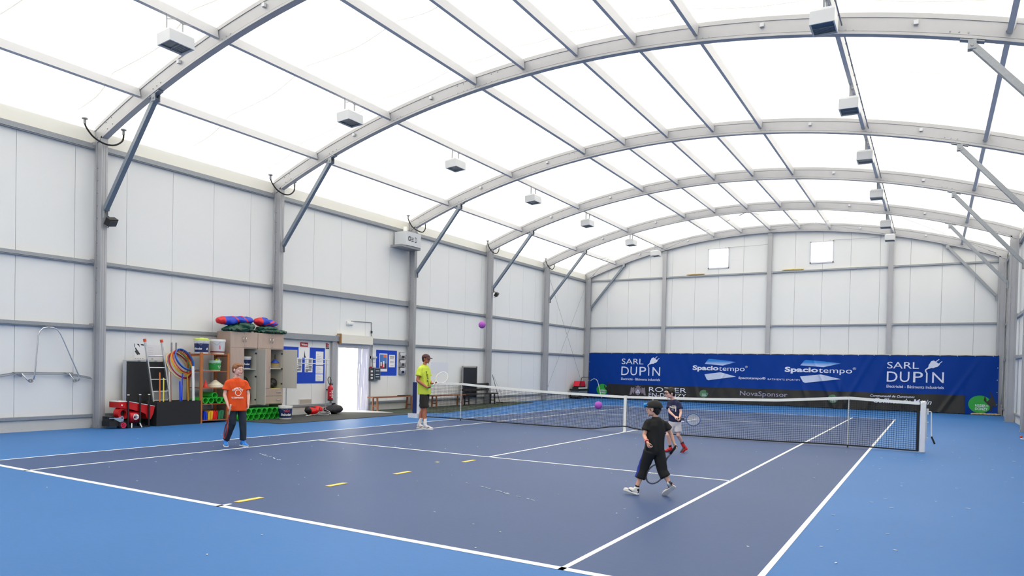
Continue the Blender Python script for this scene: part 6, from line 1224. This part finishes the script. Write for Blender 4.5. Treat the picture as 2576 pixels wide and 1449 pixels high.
# ---- boy in navy by the net
C4 = dict(label='boy in navy T-shirt, pale shorts and glasses holding a racket in front of the net', at=(2.35, -3.45), yaw=17.4, k=.70, u=.92, hs=.74, ss=.80, face=(-.93, -.34, -.10), front=(-.30, -.95, 0), skin=MATS['skin_fair'], lip=MATS['lips_pink'],
 hairm=MATS['hair_black'], hair=[(0, .045, .075, (.065, .045, .035)), (-.05, -.02, .03, (.04, .06, .06)), (.05, -.02, .03, (.04, .06, .06)), (0, -.07, -.01, (.065, .035, .06))], arm=.92,
 J=dict(head=(-.105, -.03, 1.13), shR=(-.115, .03, .945), shL=(.065, -.04, .945), elR=(-.105, -.06, .775), wrR=(-.005, -.15, .695), elL=(.105, -.08, .775), wrL=(.085, -.17, .685),
  hipR=(-.055, .01, .55), hipL=(.055, -.01, .55), knR=(-.125, -.06, .335), knL=(.065, -.05, .335), anR=(-.075, .0, .095), anL=(.15, .07, .175), heelR=(-.03, .03, .005), toeR=(-.185, -.06, 0), heelL=(.19, .10, .135), toeL=(.105, .01, .0)),
 upL=(.6, .5, .6), handR=((.75, -.45, -.25), (.3, .3, -.8), 1, (55, 60, 45), 35), handL=((.05, -.45, -.9), (-.8, -.1, .1), -1, (60, 65, 45), 35),
 shirt=dict(hem=.595, wh=.122, dh=.09, dc=.08, sl=.60, slw=1.2, m=mat('navy_tshirt', (26, 32, 72), .8), collar='navy_tshirt'), pants=dict(name='shorts', top=.65, w=.110, d=.078, r=(.062, .068, .07), len=.74, m=mat('pale_shorts', (212, 208, 214), .8)),
 shoes=(mat('shoe_red', (206, 24, 30), .5), mat('shoe_sole_dark', (60, 52, 56), .6), mat('shoe_dark_grey', (50, 44, 48), .5), MATS['lace_white']), sock=(MATS['sock_black'], .18))
C4['J_head'] = V(C4['J']['head']); c = person(C4); rr_ = V((.95, -.30, 0)); dd_ = (.30, .95, 0)
shirt_text(c, 'PARIS', V((-.055, -.09, .865)), rr_, .105, .042, dd_, pw2, bold=.03); shirt_text(c, '\u2014', V((-.03, -.09, .90)), rr_, .075, .007, dd_, pw2, bold=.01); shirt_text(c, 'I', V((.012, -.09, .835)), rr_, .014, .10, dd_, pw2, bold=.02); shirt_text(c, '\u2014', V((-.05, -.09, .815)), rr_, .04, .008, dd_, pw2)
P = c['P']; mb = MB(); R, F, U = c['HA']; u = .92
for s in (-1, 1): mb.tube([P(s*.030+.019*math.cos(a*PI/8), .096, .006+.015*math.sin(a*PI/8)) for a in range(16)], .0022, 6, closed=True); mb.tube([P(s*.049, .094, .010), P(s*.075, .05, .010), P(s*.080, .0, .004)], .002, 6)
mb.tube([P(-.011, .097, .009), P(.011, .097, .009)], .002, 6); rawobj('glasses', mb.v, mb.f, 'dark', c['t'])
Wm = c['M']; racket('tennis_racket', 'blue and white racket held by the boy in navy', WV(Wm, (.055, -.185, .66)), WV(Wm, (.335, -.22, .655)), WD(Wm, (.1, -1, .25)), (.115, .125), mat('racket_blue', (70, 96, 150), .4), 'black', .11)
